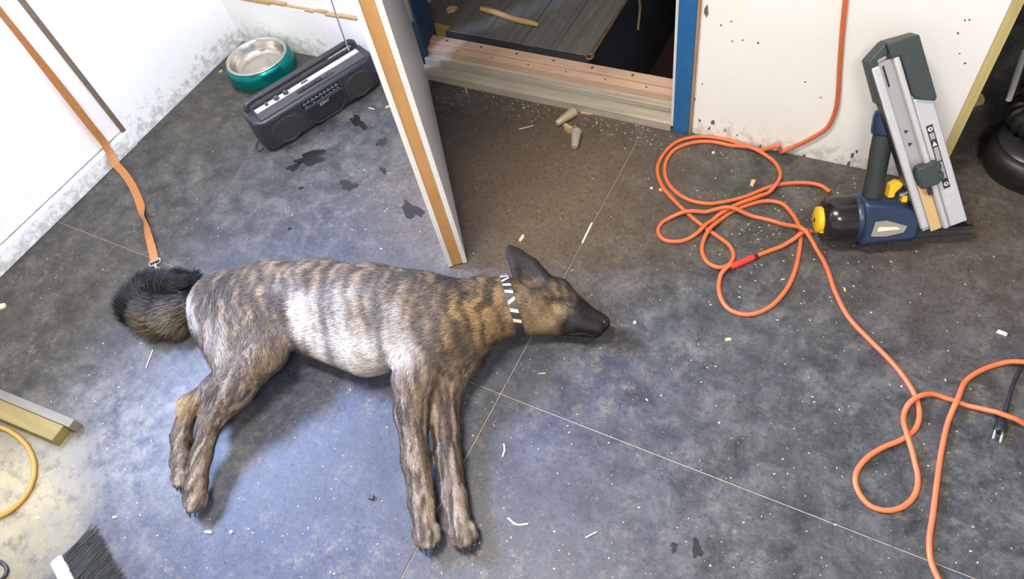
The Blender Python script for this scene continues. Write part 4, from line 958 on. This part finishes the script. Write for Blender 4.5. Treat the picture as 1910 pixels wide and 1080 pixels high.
# ---- fur: short blades lying along the coat, longer on the tail and breeches
NH = 210000
lenv = (.017 * (W_['torso'] + W_['thigh'] + W_['shoulder']) + .018 * W_['neck'] + .0105 * (W_['hleg'] + W_['hleg2'] + W_['fleg'] + W_['fleg2']) + .0032 * (W_['hpaw'] + W_['hpaw2'] + W_['fpaw'] + W_['fpaw2']) + .0065 * W_['head'] + .0030 * W_['muzzle'] + .0045 * W_['ear'] + .055 * W_['tail'])
lenv = lenv + .010 * lump(V, 400, 660, .09, .05) + .006 * lump(V, 885, 660, .08, .05)
fc = V[Q].mean(1); fw = farea * np.clip((fc[:, 2] - 0.004) / 0.012, 0, 1) * np.where(VN[Q[:, 0]][:, 2] > -0.35, 1, 0.25)
fw = fw * (1 + 2.2 * W_['tail'][Q[:, 0]])
pick = rng.choice(len(Q), NH, p=fw / fw.sum())
bw_ = rng.random((NH, 2)); q4 = Q[pick]
w4 = np.stack([(1 - bw_[:, 0]) * (1 - bw_[:, 1]), bw_[:, 0] * (1 - bw_[:, 1]), bw_[:, 0] * bw_[:, 1], (1 - bw_[:, 0]) * bw_[:, 1]], 1)
R0 = (V[q4] * w4[:, :, None]).sum(1); n0 = (VN[q4] * w4[:, :, None]).sum(1); n0 /= np.linalg.norm(n0, axis=1)[:, None]
L0 = (lenv[q4] * w4).sum(1) * rng.uniform(.6, 1.25, NH); c0 = (colv[q4] * w4[:, :, None]).sum(1)
f0 = FL[q4[:, 0]]; tl0 = W_['tail'][q4[:, 0]]
swirl = np.stack([fbm(R0 + 11, 22, 3), fbm(R0 + 23, 22, 3), fbm(R0 + 31, 22, 3)], 1) - .5
sag = np.tile(SV * 0.35, (NH, 1)) * (W_['torso'][q4[:, 0]] + W_['thigh'][q4[:, 0]])[:, None]
d0 = f0 + swirl * 1.5 + sag + rng.normal(0, .16, (NH, 3)); d0 -= n0 * (d0 * n0).sum(1)[:, None]; d0 /= np.linalg.norm(d0, axis=1)[:, None] + 1e-9
lift = (rng.uniform(.14, .42, NH) + .45 * tl0)[:, None]
dirs = d0 + n0 * lift; dirs /= np.linalg.norm(dirs, axis=1)[:, None]
side = np.cross(dirs, n0); side /= np.linalg.norm(side, axis=1)[:, None] + 1e-9
wd = (rng.uniform(.00042, .0007, NH) * (1 + .45 * tl0))[:, None]
mid_ = R0 + dirs * (L0 * .55)[:, None]; tip = R0 + dirs * (L0 * .8)[:, None] + d0 * (L0 * .22)[:, None] - n0 * (L0 * .06)[:, None]
mid_[:, 2] = np.maximum(mid_[:, 2], .0012); tip[:, 2] = np.maximum(tip[:, 2], .0012)
R0 = R0 - n0 * .0008
HV = np.stack([R0 - side * wd, R0 + side * wd, mid_ + side * wd * .8, mid_ - side * wd * .8, tip], 1).reshape(-1, 3)
i5 = np.arange(NH)[:, None] * 5
HF = np.concatenate([i5 + np.array([[0, 1, 2]]), i5 + np.array([[0, 2, 3]]), i5 + np.array([[3, 2, 4]])])
jit = (1 + rng.uniform(-.42, .44, NH) * (1 + 1.0 * tl0))[:, None]; hcol = np.clip(c0 * jit + .012 * (jit - 1), .004, 1)
tipc = np.clip(hcol * 1.12, 0, 1)
HC = np.stack([hcol * .9, hcol * .9, hcol, hcol, tipc], 1).reshape(-1, 3)
tag(np_mesh('fur', HV, HF, m_fur, dog, dorg, HC, smooth=False), 'short brindle coat, bushy on the tail', kind='stuff')

# ---- nose, eyelid, nostril, claws
m_nose = speckle('wet_nose', (0.012, 0.011, 0.012), (0.03, 0.028, 0.03), 300, 0.28)
hd_ = A3(1130, 606, .05) - A3(1090, 592, .05); hd_ /= np.linalg.norm(hd_); hs_ = np.cross([0, 0, 1.0], hd_)
Mn = Matrix(((hd_[0], hs_[0], 0, A3(1128, 605, .050)[0]), (hd_[1], hs_[1], 0, A3(1128, 605, .050)[1]), (0, 0, 1, .050), (0, 0, 0, 1)))
ns = MB().ell((0, 0, 0), (0.0120, 0.0150, 0.0175), 20, Mn).build('nose', m_nose, dog, smooth=2, org=dorg)
MB().ell((0.0075, -0.002, 0.0085), (0.0035, 0.0045, 0.003), 10, Mn).build('nostril', mat('nostril_black', (0.003, 0.003, 0.003), 0.6), ns, smooth=2, org=dorg)
def surf_z(p):   # highest point of the body near a place
    d = np.hypot(V[:, 0] - p[0], V[:, 1] - p[1]); return V[d < 0.004][:, 2].max() if (d < 0.004).any() else p[2]
ey = []
for px, py in ((1052, 566), (1057, 570), (1063, 573), (1069, 574), (1075, 573)):
    p = A3(px, py, .09); p[2] = surf_z(p) + .0004; ey.append(p)
MB().tube(spline(ey, .002), [.0006] + [.0015] * (len(spline(ey, .002)) - 2) + [.0006], 8).build('closed_eyelid', m_nose, dog, smooth=True, org=dorg)
mo = []
for px, py in ((1056, 615), (1066, 619), (1080, 622), (1095, 624), (1108, 624)):
    p = A3(px, py, .06); p[2] = surf_z(p) - .0002; mo.append(p)
MB().tube(spline(mo, .003), .0013, 8).build('lip_line', mat('lip_black', (0.006, 0.005, 0.005), 0.8), dog, smooth=True, org=dorg)
m_claw = mat('dark_claw', (0.03, 0.026, 0.024), 0.35)
for e, d, r in toes:
    a = e + d * r * .55 + np.array([0, 0, r * .35]); b = a + d * .008 - np.array([0, 0, .001]); c = b + d * .005 - np.array([0, 0, .0045])
    for q_ in (a, b, c): q_[2] = max(q_[2], .0016)
    MB().tube([a, b, c], [.0028, .0021, .0006], 7).build('claw', m_claw, dog, smooth=True, org=dorg)

# ---- collar: a loose striped band round the neck
ctop, cbot = A3(937, 507, .075), A3(966, 604, .075)
cax = A3(985, 572, .072) - A3(905, 575, .078); cax[2] = 0; cax /= np.linalg.norm(cax)
cm = (ctop + cbot) / 2; cx_ = (ctop - cbot) / 2; rcol = np.linalg.norm(cx_); cx_ /= rcol; cax = np.cross(cx_, [0, 0, 1.0]); cax /= np.linalg.norm(cax)
if cax[0] < 0: cax = -cax
nseg = 72; Vc = []; prev = None
ringp = []
for k in range(nseg):
    a = 2 * math.pi * k / nseg; dirv = cx_ * math.cos(a) + np.array([0, 0, 1.0]) * math.sin(a)
    base_ = cm.copy(); base_[2] = .072
    # slide outwards until clear of the neck
    ts = np.linspace(.03, .12, 61); pp = base_ + dirv * ts[:, None]
    ii = np.clip(((pp - lo) / VX).round().astype(int), 0, dims - 1); dv = D[ii[:, 0], ii[:, 1], ii[:, 2]]
    ins = np.where(dv < 0)[0]; rr_ = ts[ins.max()] + .0055 if len(ins) else .055
    ringp.append(rr_)
ringp = np.array(ringp)
for _ in range(4): ringp = np.maximum(ringp, (np.roll(ringp, 1) + ringp + np.roll(ringp, -1)) / 3)
mbk = MB(); mw = MB(); HW = .0095
ring3 = []
for k in range(nseg):
    a = 2 * math.pi * k / nseg; dirv = cx_ * math.cos(a) + np.array([0, 0, 1.0]) * math.sin(a); b = cm.copy(); b[2] = .072
    q_ = b + dirv * ringp[k]; q_[2] = max(q_[2], .0022); ring3.append((q_, dirv))
for k in range(nseg):
    q_, dv_ = ring3[k]; lean = cax
    for o1, o2 in ((-HW, 0), (HW, 0), (HW, .002), (-HW, .002)): mbk.v.append(tuple(q_ + lean * o1 + dv_ * o2))
    k2 = (k + 1) % nseg
    for c_ in range(4): mbk.f.append((k * 4 + c_, k2 * 4 + c_, k2 * 4 + (c_ + 1) % 4, k * 4 + (c_ + 1) % 4))
for v_ in range(len(mbk.v)): mbk.v[v_] = (*mbk.v[v_][:2], max(mbk.v[v_][2], .0012))
cl = mbk.build('collar', mat('collar_black', (0.02, 0.02, 0.024), 0.5), dog, org=dorg); cl['label'] = 'black and white striped collar'
m_cw = mat('collar_white', (0.72, 0.70, 0.78), 0.5); m_cy = mat('collar_cream', (0.55, 0.50, 0.36), 0.5)
k = 1
for k in list(range(1, 34, 3)):
    sk = random.choice((-.6, .5, .7)); q0, dv0 = ring3[k]; q1, dv1 = ring3[(k + 1) % nseg]; q2, dv2 = ring3[(k + 2) % nseg]
    if q0[2] < .03: continue
    s_ = MB(); o_ = .0022
    P4 = [q0 - cax * HW * .92 + dv0 * o_, q1 - cax * HW * .92 + dv1 * o_, q2 + cax * HW * .92 + dv2 * o_, q1 + cax * HW * .92 + dv1 * o_] if sk > 0 else [q0 + cax * HW * .92 + dv0 * o_, q1 + cax * HW * .92 + dv1 * o_, q2 - cax * HW * .92 + dv2 * o_, q1 - cax * HW * .92 + dv1 * o_]
    up_ = [p + dv1 * .0005 for p in P4]
    s_.add([tuple(p) for p in P4 + up_], [(0, 1, 2, 3), (4, 5, 6, 7), (0, 1, 5, 4), (1, 2, 6, 5), (2, 3, 7, 6), (3, 0, 4, 7)])
    s_.build('collar_stripe', m_cy if 20 < k < 34 else m_cw, cl, org=dorg)

# ================================================================ SMALL DEBRIS AND STAINS
m_paperw = mat('white_scrap', (0.86, 0.86, 0.86), 0.5)
m_pale = speckle('frosted_plastic', (0.40, 0.34, 0.24), (0.48, 0.42, 0.32), 60, 0.3)
m_grey = speckle('grey_plastic', (0.34, 0.30, 0.26), (0.42, 0.38, 0.33), 60, 0.35)
def cup(px, py, px2, py2, material, label):
    p, q = at(px, py, .014), at(px2, py2, .010); d = q - p; L = np.linalg.norm(d)
    Mx = Matrix.Translation((p[0], p[1], .0165)) @ Vector(d).to_track_quat('Z', 'Y').to_matrix().to_4x4()
    o = MB().lathe([(.0145, 0), (.0160, .001), (.0150, .004), (.0095, L - .003), (.0075, L), (.0001, L)], 24, Mx).lathe([(.0135, .0005), (.0080, L - .006), (.0001, L - .005)], 24, Mx)
    o.f.append((0,)) if False else None
    return tag(o.build('tapered_tube', material, smooth=True), label, 'tube', 'tapered tubes by the sill')
cup(1071, 209, 1038, 232, m_pale, 'tapered tan plastic tube nearest the door sill')
cup(1075, 246, 1072, 276, m_grey, 'tapered grey plastic tube under a wood chip')
scrap(1060, 244, 0.0, 0.030, 0.014, 0.018, -0.3, m_chip, 'angular orange wood chip leaning on the grey tube')
scrap(1094, 211, 0.0, 0.042, 0.012, 0.004, 0.10, m_chip, 'flat tan splinter against the metal sill')
scrap(973, 446, 0.0, 0.024, 0.009, 0.004, 1.5, m_chipp, 'pale wood chip on the floor above the dog\'s ear')
scrap(1403, 343, 0.0, 0.026, 0.012, 0.004, 1.6, m_chip, 'tan wood chip inside the hose coil')
scrap(1233, 355, 0.0, 0.014, 0.010, 0.003, 0.5, m_chip, 'small tan chip at the left rim of the hose coil')
scrap(724, 200, 0.0, 0.020, 0.009, 0.003, 0.9, m_chip, 'tan wood chip between the radio and the open door')
scrap(693, 203, 0.0, 0.022, 0.003, 0.002, 0.0, m_chipp, 'thin straw lying in front of the radio')
scrap(1816, 190, 0.0, 0.055, 0.045, 0.010, 0.4, m_chip, 'jagged wood scrap on the dark floor beyond the wall end')
scrap(4, 573, 0.0, 0.026, 0.020, 0.006, 0.8, m_chipp, 'pale wood block scrap at the left edge of the floor')
scrap(390, 993, 0.0, 0.019, 0.0065, 0.004, 0.35, m_paperw, 'white bar-shaped scrap below the hind paws')
scrap(432, 993, 0.0, 0.007, 0.007, 0.004, 0.0, m_paperw, 'round white crumb below the hind paws')
scrap(1868, 622, 0.0, 0.020, 0.008, 0.004, -0.15, m_paperw, 'white scrap above the orange cord at the right edge')
scrap(1184, 603, 0.0, 0.008, 0.007, 0.004, 0.2, m_paperw, 'round white crumb right of the dog\'s nose')
scrap(72, 966, 0.0, 0.010, 0.006, 0.003, 0.4, m_paperw, 'white crumb on the sawdust beside the yellow cord')
scrap(215, 965, 0.0, 0.009, 0.005, 0.003, 0.5, m_paperw, 'white crumb on the floor above the hand brush')
scrap(1330, 143 + 143, 0.0, 0.007, 0.006, 0.004, 0.5, m_paperw, 'white crumb inside the top of the hose coil')
scrap(1215, 352, 0.0, 0.007, 0.006, 0.004, 0.5, m_paperw, 'white crumb left of the hose coil')
scrap(1575, 541, 0.0, 0.012, 0.004, 0.003, 2.0, m_chip, 'small wood sliver beside the long orange cord')
scrap(1358, 634, 0.0, 0.013, 0.010, 0.003, 0.6, m_chip, 'small tan chip in the middle of the floor')
scrap(1460, 200 + 322, 0.0, 0.010, 0.004, 0.003, 0.6, m_chip, 'small tan sliver inside the lower hose loop')
scrap(1097, 570, 0.0, 0.012, 0.003, 0.002, -0.8, m_chipp, 'tiny splinter above the dog\'s muzzle')
scrap(1012, 697, 0.0, 0.020, 0.003, 0.002, 0.45, m_chip, 'thin brown splinter below the dog\'s head')
scrap(694, 928, 0.0, 0.012, 0.012, 0.006, 0.3, m_black, 'small black pebble between the dog\'s legs', 'pebble', 'pebble')
scrap(561, 351, 0.0, 0.014, 0.007, 0.004, 0.7, m_black, 'small black crumb behind the dog\'s back', 'pebble', 'pebble')
scrap(540, 427, 0.0, 0.010, 0.007, 0.004, 0.7, m_black, 'tiny black crumb just above the dog\'s back', 'pebble', 'pebble')
def sliver(p, q, r, material, label, name='splinter', cat='splinter', bend=0.0):
    a, b = at(*p, r), at(*q, r); mdl = (a + b) / 2; s = np.array([-(b - a)[1], (b - a)[0], 0]) * bend
    return tag(MB().tube(spline([a, mdl + s, b], 0.006), r, 6).build(name, material, smooth=True), label, cat)
sliver((1104, 416), (1086, 453), .0024, m_paperw, 'straight white plastic strip on the floor seam', 'white_strip', 'strip')
sliver((947, 966), (985, 977), .0018, m_paperw, 'curved white strip right of the front paws', 'white_strip', 'strip', -.18)
sliver((940, 828), (937, 852), .0018, m_paperw, 'short white strip right of the front legs', 'white_strip', 'strip', .1)
sliver((285, 653), (272, 687), .0016, m_chipp, 'straw splinter below the dog\'s tail')
sliver((1092, 1003), (1113, 992), .0014, m_chipp, 'pale splinter near the bottom of the floor')
sliver((866, 148), (871, 175), .0016, m_chipp, 'straw splinter in front of the sill near the open door')
sliver((968, 241), (995, 234), .0014, m_chipp, 'thin straw left of the tapered tubes')
# crumbs nobody could count: one object
mb = MB()
LAID = np.array([q[:2] for q in laid])
def crumb(p, r, flat=0.6):
    if (np.hypot(LAID[:, 0] - p[0], LAID[:, 1] - p[1]) < 0.013).any(): return
    a = random.random() * 3.1; l = random.uniform(.8, 2.2)
    pts = [(r * l, 0, 0), (0, r, 0), (-r * l, 0, 0), (0, -r, 0), (0, 0, r * flat)]
    ca, sa = math.cos(a), math.sin(a)
    mb.add([(p[0] + x * ca - y * sa, p[1] + x * sa + y * ca, .0002 + z) for x, y, z in pts], [(0, 1, 4), (1, 2, 4), (2, 3, 4), (3, 0, 4), (3, 2, 1, 0)])
for i in range(1300):
    px, py = random.uniform(0, 1905), random.uniform(100, 1078); p = at(px, py)
    if p[0] < XL + .03 or p[1] > YB - 0.03: continue
    crumb(p, random.choice((.0006, .0008, .0010, .0012, .0017)) * random.uniform(.7, 1.2))
for i in range(260):     # more of it along the sill and round the nail gun
    a = random.random(); p = at(790 + 460 * a + random.gauss(0, 8), 135 + 105 * a + abs(random.gauss(0, 1)) * 22 + 4)
    if p[1] < 1.452: crumb(p, random.uniform(.0008, .0022))
for i in range(200):
    p = at(random.gauss(1480, 110), random.gauss(420, 60)); 
    if p[1] < 1.45: crumb(p, random.uniform(.0008, .0020))
tag(mb.build('sawdust_crumbs', speckle('pale_crumbs', (0.62, 0.58, 0.50), (0.45, 0.36, 0.22), 25, 0.6, 0.5, 0.6)), 'pale sawdust crumbs scattered over the whole floor', 'sawdust', kind='stuff')
# spilled water in front of the radio
m_wet = mat('spilled_water', (0.012, 0.012, 0.013), 0.3)
def puddle(px, py, rx, ry, label, a=0.0, n=26, name='water_puddle', cat='puddle', group='water spots on the floor'):
    p = at(px, py); ph = [random.uniform(0, 6.28) for _ in range(5)]; poly = []
    for k in range(n):
        g = 2 * math.pi * k / n; r = 1 + .25 * math.sin(2 * g + ph[0]) + .22 * math.sin(3 * g + ph[1]) + .17 * math.sin(5 * g + ph[2]) + .10 * math.sin(8 * g + ph[3])
        x, y = rx * r * math.cos(g), ry * r * math.sin(g); poly.append((x * math.cos(a) - y * math.sin(a), x * math.sin(a) + y * math.cos(a)))
    o = MB().prism(poly, 0.0001, 0.0006).build(name, m_wet); o.location = (p[0], p[1], 0)
    return tag(o, label, cat, group)
puddle(580, 295, .050, .026, 'largest dark water spot along the radio front', .5)
puddle(668, 228, .034, .018, 'dark water spot between radio and open door', -.4)
puddle(712, 265, .012, .022, 'narrow dark water spot beside the open door edge', .2)
puddle(650, 346, .024, .020, 'round dark water spot in front of the radio', .3)
puddle(768, 392, .046, .017, 'long dark water spot next to the open door edge', -.35)
puddle(548, 312, .018, .016, 'dark water spot at the front left of the radio', .1)
puddle(715, 318, .014, .009, 'small dark water spot left of the open door', -.5)
puddle(1300, 1024, .011, .014, 'larger of two dark drips at the bottom of the floor', .3)
puddle(1257, 1020, .007, .008, 'smaller of two dark drips at the bottom of the floor', .3)
scrap(594, 98, 0.0, .016, .008, .003, .5, m_chip, 'brown crumb at the back wall between bowl and radio')
scrap(412, 134, 0.0, .014, .008, .003, 1.5, m_chip, 'brown crumb at the foot of the left wall by the bowl')
